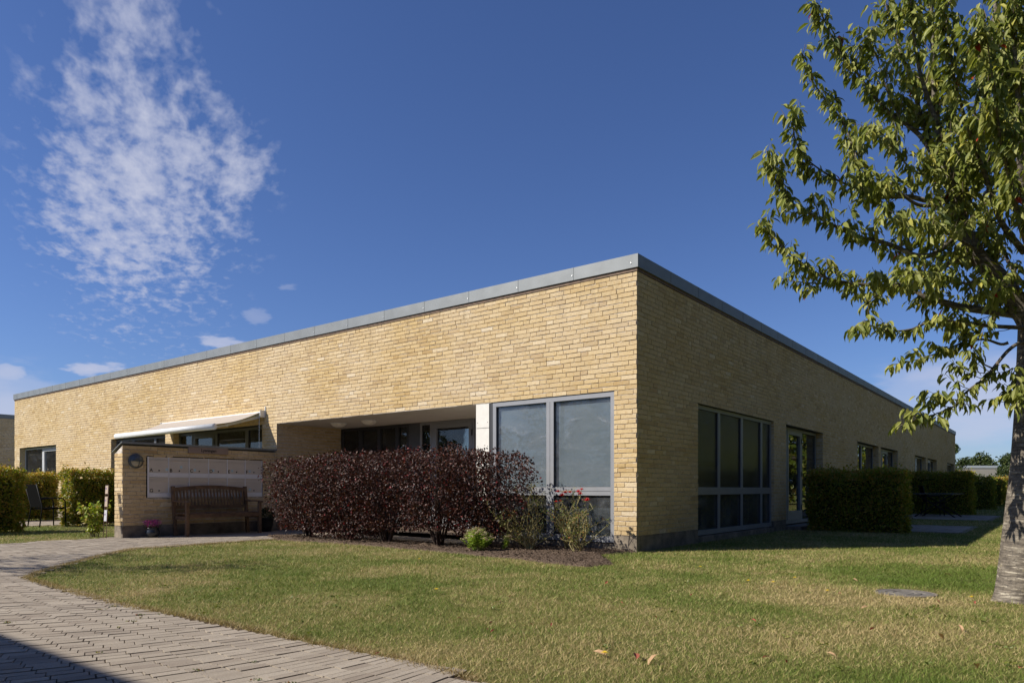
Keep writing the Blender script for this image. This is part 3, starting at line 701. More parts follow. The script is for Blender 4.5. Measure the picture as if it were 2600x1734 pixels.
# ------------------------------------------------------------------ windows
def glazing(parent, plane, name, u0, u1, z0, z1, depth, cols, rail=None, fmat='frame', glass='glass', blind=None, fw=0.055, thick=0.06, doors=(), lowglass=None, mwid=None):
    """one window: frame mesh with mullions at cols (list of u), rail (za,zb); panes, door leaves as children"""
    P = (lambda ua, ub, wa, wb, za, zb: (wa, wb, ua, ub, za, zb)) if plane == 'F' else (lambda ua, ub, wa, wb, za, zb: (ua, ub, wa, wb, za, zb))
    f = MB(); d0, d1 = depth, depth + thick; mw = (mwid or fw)
    f.box(*P(u0, u1, d0, d1, z1 - fw, z1)); f.box(*P(u0, u1, d0 - .004, d1, z0, z0 + fw * 1.3))
    f.box(*P(u0, u0 + fw, d0 + .001, d1, z0 + fw * 1.3, z1 - fw)); f.box(*P(u1 - fw, u1, d0 + .001, d1, z0 + fw * 1.3, z1 - fw))
    edges = [u0] + list(cols) + [u1]
    for c in cols: f.box(*P(c - mw, c - .003, d0 + .001, d1, z0 + fw * 1.3, z1 - fw)); f.box(*P(c + .003, c + mw, d0 + .001, d1, z0 + fw * 1.3, z1 - fw)); f.box(*P(c - .0029, c + .0029, d0 + .012, d1, z0 + fw * 1.3, z1 - fw))
    for i in range(len(edges) - 1):
        if rail and i not in doors:
            a, b = edges[i] + (fw if i == 0 else mw), edges[i + 1] - (fw if i == len(edges) - 2 else mw)
            m = (rail[0] + rail[1]) / 2
            f.box(*P(a, b, d0 + .001, d1, rail[0], m - .003)); f.box(*P(a, b, d0 + .001, d1, m + .003, rail[1])); f.box(*P(a, b, d0 + .012, d1, m - .0029, m + .0029))
    o = f.build(name, fmat, parent, bevel=0.0)
    for i in range(len(edges) - 1):
        a, b = edges[i] + (fw if i == 0 else mw), edges[i + 1] - (fw if i == len(edges) - 2 else mw)
        dm = d0 + thick * 0.55
        if i in doors:
            dl = MB(); q = 0.085; za, zb = z0 + fw * 1.3 + .004, z1 - fw - .004
            dl.box(*P(a + .004, a + q, d0 - .008, d1 - .01, za, zb)); dl.box(*P(b - q, b - .004, d0 - .008, d1 - .01, za, zb))
            dl.box(*P(a + q, b - q, d0 - .008, d1 - .01, zb - q, zb)); dl.box(*P(a + q, b - q, d0 - .008, d1 - .01, za, za + .2))
            do = dl.build('door', fmat, o)
            g2 = MB(); g2.box(*P(a + q, b - q, dm, dm + .006, za + .2, zb - q)); g2.build('pane', glass, o)
            hd = MB(); hu = a + .045 if plane == 'S' else b - .045
            pt = lambda u, w, z: (w, u, z) if plane == 'F' else (u, w, z)
            hd.tube([pt(hu, d0 - .01, 1.05), pt(hu, d0 - .055, 1.05), pt(hu + (.11 if plane == 'S' else -.11), d0 - .055, 1.05)], .009, 8); hd.build('handle', 'steel', o, True)
            for hz in (0.45, 1.2, 1.95): hg = MB(); hg.box(*P((b - .02 if plane == 'S' else a - .012), (b + .012 if plane == 'S' else a + .02), d0 - .02, d0 - .006, hz - .06, hz + .06)); hg.build('hinge', 'dark_frame', o)
            continue
        bands = [(z0 + fw * 1.3, z1 - fw)] if not rail else [(z0 + fw * 1.3, rail[0]), (rail[1], z1 - fw)]
        for k, (za, zb) in enumerate(bands):
            g2 = MB(); g2.box(*P(a, b, dm, dm + .006, za, zb)); g2.build('pane', glass if (k or not rail) else (lowglass or glass), o)
            gk = MB(); gt = 0.006
            gk.box(*P(a, a + gt, d0 + .02, dm, za, zb)); gk.box(*P(b - gt, b, d0 + .02, dm, za, zb)); gk.box(*P(a + gt, b - gt, d0 + .02, dm, zb - gt, zb)); gk.box(*P(a + gt, b - gt, d0 + .02, dm, za, za + gt)); gk.build('gasket', 'dark_frame', o)
            if blind and (k or not rail):
                s = MB(); s.box(*P(a, b, dm + .03, dm + .035, za, zb)); s.build('blind', blind, o)
    return o

def curtain(parent, plane, u0, u1, d, z0, z1, m, amp=0.03, wl_=0.09, name='curtain'):
    n = max(8, int((u1 - u0) / 0.012)); vs = []; mb = MB()
    for i in range(n + 1):
        u = u0 + (u1 - u0) * i / n; w = d + amp * math.sin(2 * math.pi * u / wl_) + 0.4 * amp * math.sin(2 * math.pi * u / 0.23)
        vs.append((w, u) if plane == 'F' else (u, w))
    for i in range(n): mb.quad((*vs[i], z0), (*vs[i + 1], z0), (*vs[i + 1], z1), (*vs[i], z1))
    return mb.build(name, m, parent, True)

RAIL = (0.77, 0.89)
wmain = glazing(bld, 'F', 'window', 0.35, 2.533, 0.115, ZH - .005, 0.012, [1.441], RAIL, glass='dusty_glass', blind='screen', fw=0.065, lowglass='dusty_glass')
wmain['label'] = 'big two part grey window beside the corner with grey blinds'
mb = MB(); mb.box(0.19, 0.20, 0.36, 1.2, 0.14, 0.72); mb.build('blind', 'screen_shaded', wmain)
# cement board column
mb = MB()
zz = [0.0, 0.43, 0.86, 1.29, 1.72, 2.16]
for a, b in zip([0.02, 0.33, 0.69, 1.07, 1.45, 1.83], [0.33, 0.69, 1.07, 1.45, 1.83, 2.217]): mb.box(0.0, 0.02, 2.60, 2.87, a + .004, b - .004)
mb.box(0.004, 1.65, 2.86, 2.872, 0, 2.215)
cb = mb.build('cladding', 'cement_board', bld)
mb = MB(); mb.box(0.012, 0.1, 2.535, 2.86, 0, 2.216); mb.build('cladding_backing', 'dark_frame', cb)
for z in (0.37, .73, 1.11, 1.49, 1.87):
    for y in (2.63, 2.835): MB().lathe([(0.001, -.004), (0.006, -.003), (0.006, 0.002)], 8, (0, y, z + .05), 'x').build('screw', 'dark_frame', cb)
# entrance wall at the back of the recess
e1 = glazing(bld, 'F', 'window', 6.13, 8.28, 0.06, ZH - .01, 1.65, [6.47, 7.03, 7.64], None, 'dark_frame', fw=0.05); e1['label'] = 'dark framed glazing at the back of the entrance recess'
mb = MB(); mb.box(1.66, 1.72, 5.79, 6.13, 0, ZH - .01); mb.build('infill_panel', 'grey_panel', bld)
e2 = glazing(bld, 'F', 'entrance_door', 4.32, 5.78, 0.03, ZH - .01, 1.64, [5.45], None, 'frame', fw=0.05, doors=(0,)); e2['label'] = 'grey framed glazed entrance door in the deep recess'
mb = MB(); mb.box(1.66, 1.72, 2.87, 4.31, 0, ZH - .01); mb.build('infill_panel', 'grey_panel', bld)
# front: garden windows behind the awning, far window with open curtain
glazing(bld, 'F', 'window', 8.84, 12.59, 0.08, ZH - .01, 0.13, [9.63, 10.9, 11.93], None, 'frame_shaded', doors=(2,))
glazing(bld, 'F', 'window', 13.01, 16.01, 0.08, ZH - .01, 0.13, [13.8, 15.0], None, 'frame_shaded')
wl4 = glazing(bld, 'F', 'window', 19.81, 22.84, 0.10, ZH - .01, 0.15, [20.05, 21.3], None, 'white_frame', doors=(1,)); wl4['label'] = 'white framed garden door and window at the far left end'
curtain(wl4, 'F', 21.35, 21.9, 0.32, 0.2, 2.1, 'curtain', 0.035, 0.11)
curtain(wl4, 'F', 22.6, 22.8, 0.32, 0.2, 2.1, 'curtain', 0.02, 0.08)
# side
ws = glazing(bld, 'S', 'window', 2.06, 5.845, 0.115, ZH - .005, 0.05, [3.08, 4.18, 5.26], RAIL, glass='frosted_glass', lowglass='dusty_glass', blind='screen_shaded', fw=0.06, mwid=0.045); ws['label'] = 'wide four part window in the shaded side wall'
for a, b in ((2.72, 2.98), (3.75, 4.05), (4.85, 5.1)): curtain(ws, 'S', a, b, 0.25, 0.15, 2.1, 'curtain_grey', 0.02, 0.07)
wd = glazing(bld, 'S', 'window', 6.645, 9.575, 0.10, ZH - .01, 0.155, [7.2, 8.35], None, doors=(1,)); wd['label'] = 'glazed garden door between two side lights behind the near hedge'
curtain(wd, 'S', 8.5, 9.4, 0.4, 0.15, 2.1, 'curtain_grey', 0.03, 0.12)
for k, (a, b, _, _) in enumerate(side_open[2:]):
    dr = (1,) if k % 2 else ()
    w_ = glazing(bld, 'S', 'window', a + .005, b - .005, 0.10, ZH - .01, 0.155, [a + .95, a + 2.0] if dr else [a + 1.3], None, doors=dr)
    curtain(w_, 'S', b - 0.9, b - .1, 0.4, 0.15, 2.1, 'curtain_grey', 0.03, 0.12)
mb = MB(); mb.box(6.7, 9.5, -0.28, 0.14, 0.0, 0.075); mb.build('doorstep', 'plinth', bld)

# ceiling lamps of the entrance
def ceiling_lamp(x, y, lab):
    t = thing('ceiling_lamp', lab, 'lamp', W(x, y, ZH - .002), ROT, 'round lamps under the entrance ceiling')
    MB().lathe([(0.001, -.012), (0.165, -.012), (0.17, -.0005)], 28).build('base', 'awning_metal', t, True)
    MB().lathe([(0.001, -.085), (0.06, -.080), (0.11, -.062), (0.145, -.03), (0.155, -.013)], 28).build('lamp_shade', 'opal', t, True)
    return t
ceiling_lamp(0.75, 7.25, 'round white ceiling lamp farther from the door, next to the brick side wall')
ceiling_lamp(0.75, 6.30, 'round white ceiling lamp nearer the entrance door, above the tall maroon shrubs')

# ------------------------------------------------------------------ mailbox wall
YM = 8.303; TW = 0.30; XM = -3.06; HM = 1.672
mw = thing('mailbox_wall', 'short brick wall with sloping metal cap that carries the mailboxes', 'wall', W(0, 0), ROT)
hz = int((HM - ZP) / COURSE) * COURSE + ZP
mapM = lambda V: np.stack([V[:, 0], YM - V[:, 1], V[:, 2]], 1)
fo = [(-2.66, -0.325, 0.70, 1.445)]
bq = [(a + XM, b + XM, c, d) for a, b, c, d in brick_quads(-XM, ZP, hz, [(o[0] - XM, o[1] - XM, o[2], o[3]) for o in fo], 91)]
brick_wall('brickwork', mw, bq, mapM, None, [(a + XM, b + XM, c, d) for a, b, c, d in rects_around(-XM, ZP, hz, [(o[0] - XM, o[1] - XM, o[2], o[3]) for o in fo])], 92)
# soldier course under the mailboxes left as cut bricks; end face, back face
mapE = lambda V: np.stack([XM - V[:, 1], YM + V[:, 0], V[:, 2]], 1)
brick_wall('end_brickwork', mw, brick_quads(TW, ZP, hz - .13, [], 93, start=0.01), mapE, None, [(0.0, TW, ZP, hz - .13)], 94)
mapB = lambda V: np.stack([V[:, 0], YM + TW + V[:, 1], V[:, 2]], 1)
brick_wall('rear_brickwork', mw, [(a + XM, b + XM, c, d) for a, b, c, d in brick_quads(-XM, ZP, hz - .13, [], 95)], mapB, None, [(XM, 0, ZP, hz - .13)], 96)
mb = MB(); mb.box(XM - .003, -0.01, YM - .003, YM + TW + .003, -0.05, ZP - .002); mb.build('plinth', 'plinth', mw)
mb = MB(); mb.box(-2.65, -.335, YM + .05, YM + .24, .70, 1.44); mb.quad((XM, YM + .01, hz - .01), (XM, YM + TW - .01, hz - .14), (XM, YM + TW - .01, hz - .16), (XM, YM + .01, hz - .16)); mb.build('core', 'mortar', mw)
# sloping cap
mb = MB()
y0, y1, za, zb = YM - .035, YM + TW + .05, HM + .012, HM - .155
x0, x1 = XM - .03, -0.02
t_ = .012
mb.v += [(x0, y0, za), (x1, y0, za), (x1, y1, zb), (x0, y1, zb), (x0, y0, za - t_), (x1, y0, za - t_), (x1, y1, zb - t_), (x0, y1, zb - t_)]
mb.f += [(0, 1, 2, 3), (7, 6, 5, 4), (0, 4, 5, 1), (1, 5, 6, 2), (2, 6, 7, 3), (3, 7, 4, 0)]; mb.mi += [0] * 6
mb.box(x0, x1, y0 - .003, y0 + .002, za - .035, za + .001)
mb.build('cap', 'zinc', mw)

def text_mesh(body, size, name, m, parent, loc, rot, extrude=0.0015, bold=0.0):
    cu = bpy.data.curves.new(name, 'FONT'); cu.body = body; cu.size = size; cu.extrude = extrude; cu.offset = bold; cu.align_x = 'LEFT'; cu.resolution_u = 4
    to = bpy.data.objects.new('tmp', cu); col.objects.link(to)
    dg = bpy.context.evaluated_depsgraph_get(); dg.update(); me = bpy.data.meshes.new_from_object(to.evaluated_get(dg)); me.name = name
    bpy.data.objects.remove(to); bpy.data.curves.remove(cu)
    me.materials.clear(); me.materials.append(MATS[m]); o = bpy.data.objects.new(name, me); col.objects.link(o); o.parent = parent
    o.location = loc; o.rotation_euler = rot; return o

# mailboxes: thing at the wall, local x from left (-2.64) to right, face towards -y
mx0, mx1, mz0, mz1 = -2.64, -0.345, 0.71, 1.438
mail = thing('mailbox_bank', 'pale mailboxes in two rows lettered A to G in the brick wall', 'mailboxes', W(0, YM, 0), ROT)
cw = (mx1 - mx0) / 6; rh = (mz1 - mz0) / 2
mb = MB(); mb.box(mx0, mx1, 0.004, 0.05, mz0, mz1)
mb.box(mx0, mx0 + .03, -.010, .0039, mz0, mz1); mb.box(mx1 - .012, mx1, -.010, .0039, mz0, mz1)
for i in range(1, 6): mb.box(mx0 + i * cw - .007, mx0 + i * cw + .007, -.010, .0039, mz0, mz1)
mb.build('housing', 'mailbox_rail', mail)
mb = MB(); mb.box(mx0 - .012, mx0 - .001, -.004, .05, mz0, mz1 + .018); mb.box(mx0 - .001, mx1 + .01, -.004, .05, mz1 + .001, mz1 + .018); mb.build('shadow_strip', 'black', mail)  # black strips put in for shade along the top and left edge
letters = {(0, 0): 'A', (1, 0): 'B', (2, 0): 'C', (3, 0): 'D', (4, 0): 'E', (5, 0): 'F', (0, 1): 'G'}
stick = {(0, 0): (.86, .25), (1, 0): (.55, .48), (2, 0): (.22, .25), (3, 0): (.17, .25), (4, 0): (.2, .25), (5, 0): (.2, .25), (5, 1): (.2, .25)}
for r_ in range(2):
    for c_ in range(6):
        a = mx0 + c_ * cw + (.032 if c_ == 0 else .009); b = mx0 + (c_ + 1) * cw - (.014 if c_ == 5 else .009); zt = mz1 - r_ * rh; zb_ = zt - rh
        mb = MB(); mb.box(a, b, -.004, .0038, zb_ + .085, zt - .062)
        bx_ = mb.build('mailbox', 'mailbox', mail, bevel=0.0015)
        mb = MB(); mb.box(a, b, -.011, .0037, zt - .058, zt - .040); mb.box(a, b, -.006, .0037, zt - .038, zt - .003); mb.build('flap', 'mailbox', bx_)
        mb = MB(); mb.box(a, b, -.009, .0037, zb_ + .006, zb_ + .082); mb.build('lower_rail', 'mailbox_rail', bx_)
        mb = MB(); mb.lathe([(0.001, -.012), (0.011, -.011), (0.013, -.004)], 12, (a + (b - a) * .52, 0, zb_ + .122), 'y'); mb.build('lock', 'black', bx_)
        if (c_, r_) in letters: text_mesh(letters[(c_, r_)], .088, 'letter', 'black', bx_, (a + .008, -.0045, zb_ + .098), (R(90), 0, 0), bold=.0012)
        if (c_, r_) in stick:
            fx, fz = stick[(c_, r_)]; sx = a + (b - a) * fx; sz = zb_ + .085 + (rh - .147) * fz
            mb = MB(); mb.box(sx, sx + .045, -.0052, -.0041, sz - .02, sz + .025); mb.build('sticker', 'sticker', bx_)

# name sign
sg = thing('sign', 'brown sign reading Lysningen on the brick wall above the mailboxes', 'sign', W(-1.90, YM, 1.53), ROT)
mb = MB(); mb.box(0, .80, -.03, -.004, 0, .118); mb.build('board', 'sign', sg, bevel=.003)
text_mesh('Lysningen', .078, 'lettering', 'black', sg, (.245, -.031, .036), (R(90), 0, 0), bold=.0008)
# bulkhead lamp
lp = thing('wall_lamp', 'round bulkhead lamp with a half hood on the brick wall left of the mailboxes', 'lamp', W(-2.845, YM - .003, 1.352), ROT)
MB().lathe([(0.125, 0), (0.128, -.03), (0.118, -.045), (0.10, -.05)], 32, axis='y').build('housing', 'lamp_metal', lp, True)
prof = [(0.001, -.092), (0.045, -.088), (0.08, -.072), (0.098, -.048), (0.10, -.02)]
MB().lathe(prof, 32, axis='y').build('glass', 'lamp_glass', lp, True)
mb = MB(); n = 16
for i in range(len(prof) - 1):
    for k in range(n):
        pts = []
        for (rr, yy), kk in ((prof[i], k), (prof[i], k + 1), (prof[i + 1], k + 1), (prof[i + 1], k)):
            a = math.pi * kk / n; pts.append(((rr + .004) * math.cos(a), yy - .005, (rr + .004) * math.sin(a)))
        mb.quad(*pts)
mb.build('hood', 'lamp_metal', lp, True)
mb = MB(); mb.box(-.112, .112, -.104, -.040, -.006, .006); mb.tube([(.0 + .02, -.05, -.10), (.024, -.098, -.05), (.024, -.104, 0), (.024, -.098, .05), (.02, -.05, .10)], .006, 6); mb.build('guard', 'lamp_metal', lp)

# ------------------------------------------------------------------ bench
bn = thing('garden_bench', 'weathered teak bench with a slatted back standing before the mailboxes', 'bench', W(-2.25, YM - .62, .013), ROT)
BL = 1.50
def leg(x, y, w, h0, h1, lean=0): 
    m = MB(); m.bar((x, y, h0), (x, y + lean, h1), w, w, (0, 1, 0)); return m
leg(0.03, .03, .058, 0, .60).build('leg', 'teak', bn, bevel=.004); leg(BL - .03, .03, .058, 0, .60).build('leg', 'teak', bn, bevel=.004)
leg(0.03, .44, .058, 0, .90, .10).build('leg', 'teak', bn, bevel=.004); leg(BL - .03, .44, .058, 0, .90, .10).build('leg', 'teak', bn, bevel=.004)
m = MB()
for i in range(6): m.box(.02, BL - .02, .03 + i * .068, .03 + i * .068 + .055, .395 + .0, .415)
m.box(.06, BL - .06, .0, .025, .33, .40); m.box(.012, .05, .06, .44, .30, .36); m.box(BL - .05, BL - .012, .06, .44, .30, .36); m.box(.06, BL - .06, .42, .445, .33, .394)
m.build('seat', 'teak', bn, bevel=.003)
m = MB(); N = 22
# curved top rail
for i in range(N):
    a, b = i / N, (i + 1) / N; ha, hb = .875 + .045 * math.sin(math.pi * a), .875 + .045 * math.sin(math.pi * b)
    xa, xb = .058 + a * (BL - .116), .058 + b * (BL - .116)
    y = .525
    k = len(m.v); m.v += [(xa, y, ha - .085 + .02), (xb, y, hb - .085 + .02), (xb, y, hb), (xa, y, ha), (xa, y + .03, ha - .065), (xb, y + .03, hb - .065), (xb, y + .03, hb), (xa, y + .03, ha)]
    for f in [(0, 1, 2, 3), (7, 6, 5, 4), (3, 2, 6, 7), (0, 4, 5, 1)]: m.f.append(tuple(k + q for q in f)); m.mi.append(0)
m.bar((.058, .478, .52), (BL - .058, .478, .52), .028, .06)
m.build('back_frame', 'teak', bn)
m = MB()
for i in range(21): x = .095 + i * (BL - .19) / 20; m.bar((x, .482, .545), (x, .535, .85), .027, .014, (0, 1, 0))
m.build('back_slats', 'teak', bn)
for x in (0.03, BL - .03):
    m = MB(); m.tube([(x, -.035, .615), (x, .1, .622), (x, .3, .612), (x, .48, .64)], .001, 4); m = MB()
    ps = [(x, -.04, .605), (x, .08, .622), (x, .22, .622), (x, .36, .618), (x, .50, .640)]
    for p, q in zip(ps[:-1], ps[1:]): m.bar(p, q, .068, .026)
    m.build('armrest', 'teak', bn)

# ------------------------------------------------------------------ flower pots
def leaf_ball(n, c, r, size, rr, seedtint=None, up=0.4, squash=1.0, shell=0.5):
    v = rr.normal(size=(n, 3)); v /= np.linalg.norm(v, axis=1, keepdims=True)
    rad = shell + (1 - shell) * rr.random(n) ** 0.5
    P = np.array(c) + v * np.array(r) * rad[:, None] * np.array([1, 1, squash])
    D = v + rr.normal(0, .5, (n, 3)); D[:, 2] += up
    return P, D
pt = thing('flower_pot', 'dark glazed round pot of pink heather by the wall left of the bench', 'plant pot', W(-2.66, YM - .24, .013), ROT)
MB().lathe([(0.001, 0), (.075, 0), (.105, .03), (.118, .075), (.112, .12), (.095, .145), (.102, .16), (.104, .17), (.094, .172), (.088, .15), (.001, .145)], 28).build('pot', 'pot', pt, True)
n = 900; a = rng.uniform(0, 2 * math.pi, n); r_ = .08 * np.sqrt(rng.random(n)); D = np.stack([np.cos(a) * r_ * 6, np.sin(a) * r_ * 6, np.full(n, .9)], 1) + rng.normal(0, .12, (n, 3))
hh = rng.uniform(0, .13, n); P = np.stack([np.cos(a) * r_, np.sin(a) * r_, np.full(n, .15)], 1) + D / np.linalg.norm(D, axis=1, keepdims=True) * hh[:, None]
hs = scatter('heather_flowers', SLEAF, P + D / np.linalg.norm(D, axis=1, keepdims=True) * .03, D + rng.normal(0, .5, (n, 3)), rng.uniform(-3, 3, n), rng.uniform(.012, .024, n), rng.random(n), ['heather'], pt)
scatter('foliage', SLEAF, P[:400] * np.array([1, 1, .8]), D[:400] + rng.normal(0, .8, (400, 3)), rng.uniform(-3, 3, 400), rng.uniform(.015, .03, 400), rng.random(400), ['tree_leaf'], pt)
pt = thing('flower_pot', 'tapered black pot of dark greenery at the right end of the bench', 'plant pot', W(-.42, YM - .26, .013), ROT)
MB().lathe([(0.001, 0), (.10, 0), (.125, .12), (.14, .25), (.145, .255), (.145, .27), (.13, .27), (.12, .24), (.001, .235)], 24).build('pot', 'pot_dark', pt, True)
P, D = leaf_ball(700, (0, 0, .33), .14, .04, rng); scatter('foliage', SLEAF, P, D, rng.uniform(-3, 3, 700), rng.uniform(.025, .05, 700), rng.random(700) * .6, ['tree_leaf'], pt)

# ------------------------------------------------------------------ awning
aw = thing('awning', 'half open fabric awning with white front bar above the garden windows', 'awning', W(0, 8.72, 0), ROT)
AL = 4.26
m = MB(); m.box(-.115, -.005, .0, AL, 2.395, 2.49); m.build('cassette', 'awning_metal', aw, bevel=.02)
MB().box(-.13, -.004, AL, AL + .014, 2.37, 2.50).build('bracket', 'awning_metal', aw); m = MB(); m.box(-.13, -.004, -.014, .0, 2.37, 2.52); m.box(-.02, -.003, -.03, -.014, 2.42, 2.60); m.build('bracket', 'awning_metal', aw)
m = MB(); m.tube([(-1.15, -.02, 2.10), (-1.15, AL + .02, 2.10)], .062, 14); m.build('front_bar', 'awning_metal', aw, True)
m = MB(); N = 24
for i in range(N):
    a, b = i / N, (i + 1) / N
    sag = lambda t: -.05 * math.sin(math.pi * t)
    xa, xb = -.10 - a * 1.04, -.10 - b * 1.04; za_, zb_ = 2.475 - a * .33 + sag(a), 2.475 - b * .33 + sag(b)
    m.quad((xa, .03, za_), (xa, AL - .03, za_), (xb, AL - .03, zb_), (xb, .03, zb_)); m.quad((xa, .03, za_ - .004), (xb, .03, zb_ - .004), (xb, AL - .03, zb_ - .004), (xa, AL - .03, za_ - .004))
m.build('canopy', 'awning_cloth', aw, True)
for y0_, s_ in ((.12, 1), (AL - .12, -1)):
    m = MB(); m.bar((-.08, y0_, 2.38), (-.62, y0_ + s_ * .32, 2.19), .03, .05); m.bar((-.62, y0_ + s_ * .32, 2.19), (-1.12, y0_ + s_ * .02, 2.09), .03, .045); m.tube([(-.62, y0_ + s_ * .32, 2.16), (-.62, y0_ + s_ * .32, 2.22)], .03, 10); m.build('folding_arm', 'awning_metal', aw)
m = MB(); m.tube([(-.10, .06, 2.39), (-.11, .06, 1.0)], .006, 6); m.tube([(-.10, .06, 2.36), (-.10, .06, 2.42)], .014, 8); m.build('crank', 'steel', aw)

# ------------------------------------------------------------------ chairs and tables
def patio_chair(loc, rz, lab, grp='black patio chairs', prof=None):
    t = thing('patio_chair', lab, 'chair', loc, rz, grp)
    m = MB(); m.bar((-.23, -.25, .42), (-.23, .23, .40), .03, .03); m.bar((.23, -.25, .42), (.23, .23, .40), .03, .03); m.box(-.215, .215, -.22, .21, .392, .418); m.build('seat', 'mesh_black', t)
    m = MB(); k = len(m.v)
    m.bar((0, .235, .44), (0, .36, .95), .44, .014, (0, 1, 0)); m.build('backrest', 'mesh_black', t)
    for s_ in (-1, 1):
        m = MB(); m.tube([(s_ * .25, -.25, 0), (s_ * .25, -.25, .45), (s_ * .25, -.24, .58), (s_ * .25, -.19, .635), (s_ * .25, -.08, .65), (s_ * .25, .27, .62)], .014, 8); m.build('armrest', 'black', t, True)
        m = MB(); m.tube([(s_ * .25, .30, 0), (s_ * .24, .235, .45), (s_ * .24, .36, .96)], .014, 8); m.build('leg', 'black', t, True)
    return t
def folding_table(loc, rz, lab, w=.7, l=.9, h=.72):
    t = thing('garden_table', lab, 'table', loc, rz)
    m = MB()
    for i in range(8): m.box(-l / 2, l / 2, -w / 2 + i * w / 8 + .004, -w / 2 + (i + 1) * w / 8 - .004, h - .02, h)
    m.box(-l / 2 + .1, -l / 2 + .13, -w / 2 + .01, w / 2 - .01, h - .04, h - .021); m.box(l / 2 - .13, l / 2 - .1, -w / 2 + .01, w / 2 - .01, h - .04, h - .021)
    m.build('tabletop', 'grey_panel', t)
    for y in (-w / 2 + .05, w / 2 - .05):
        m = MB(); m.bar((-l / 2 + .05, y, 0), (l / 2 - .12, y, h - .03), .02, .035); m.build('leg', 'black', t)
        m = MB(); m.bar((l / 2 - .05, y + .022, 0), (-l / 2 + .12, y + .022, h - .03), .02, .035); m.build('leg', 'black', t)
    return t
def world_at(px, py): x, y = G(px, py); return Vector((x, y, .014))
pc = patio_chair(world_at(105, 1338) + Vector((.05, .15, 0)), R(180 - 30), 'black patio chair seen from behind between the two left hedges')
folding_table(world_at(150, 1329) + Vector((.35, .45, 0)), R(8), 'grey folding garden table with crossed legs beside the black chair')
c2 = patio_chair(Vector((0, 0, 0)) + W(17.6, -1.35, .014), ROT + R(180 + 200), 'black patio chair on the shaded terrace in front of the second hedge')
folding_table(W(16.6, -1.6, .014), ROT + R(80), 'dark garden table on the shaded terrace behind the nearest right hedge', .75, 1.2)

# rusty stand of picture cards by the wall end
cs = thing('card_stand', 'rusty leaning wire stand holding small picture cards against the wall end', 'card stand', W(XM - .22, YM + .30, 0.0), ROT)
m = MB()
def sp(u, h): return (-.02 + .10 * (h / .95), -.19 + u - .0 + .02, h)       # leans towards the wall
for u in (0.0, .125): m.tube([sp(u - .07 * (1 - .4 * 0), 0.02), sp(u + .06, .93)], .005, 5)
for h in (.30, .52, .55, .74, .77, .93): m.tube([sp(0 - .07 + .13 * h / .93, h), sp(.125 - .07 + .13 * h / .93, h)], .004, 5)
m.build('frame', 'rust', cs)
for h0, h1 in ((.31, .50), (.56, .73), (.78, .92)):
    m = MB(); o1, o2 = -.07 + .13 * h0 / .93, -.07 + .13 * h1 / .93
    p = [Vector(sp(.012 + o1, h0)), Vector(sp(.113 + o1, h0)), Vector(sp(.113 + o2, h1)), Vector(sp(.012 + o2, h1))]; off = Vector((-.006, 0, 0))
    m.quad(*[q + off for q in p]); m.quad(*[q + off * .5 for q in reversed(p)]); c_ = m.build('card', 'card' if h0 < .4 else 'card_old', cs)
    m = MB(); cc = (p[0] + p[2]) / 2 - Vector((.0075, 0, 0)); 
    for dy, dz, rr in ((.02, .02, .022), (-.025, -.03, .02)):
        m.quad(*[cc + Vector((0, dy + rr * math.cos(k * math.pi / 4), dz + rr * .8 * math.sin(k * math.pi / 4))) for k in range(8)])
    m.build('card_picture', 'card_art', c_)

# manhole cover
mh_ = G(2298, 1506)
mh = thing('manhole_cover', 'round grey manhole cover sunk in the lawn near the tree', 'manhole cover', (mh_[0], mh_[1], 0.0))
m = MB(); m.lathe([(0.001, .007), (.06, .007), (.062, .003), (.085, .003), (.087, .007), (.12, .007), (.122, .003), (.145, .003), (.147, .007), (.205, .007), (.21, .005), (.21, -.02)], 36); m.build('lid', 'iron', mh)
m = MB(); m.lathe([(.214, -.02), (.214, .008), (.232, .007), (.235, -.02)], 36); m.build('rim', 'plinth', mh)

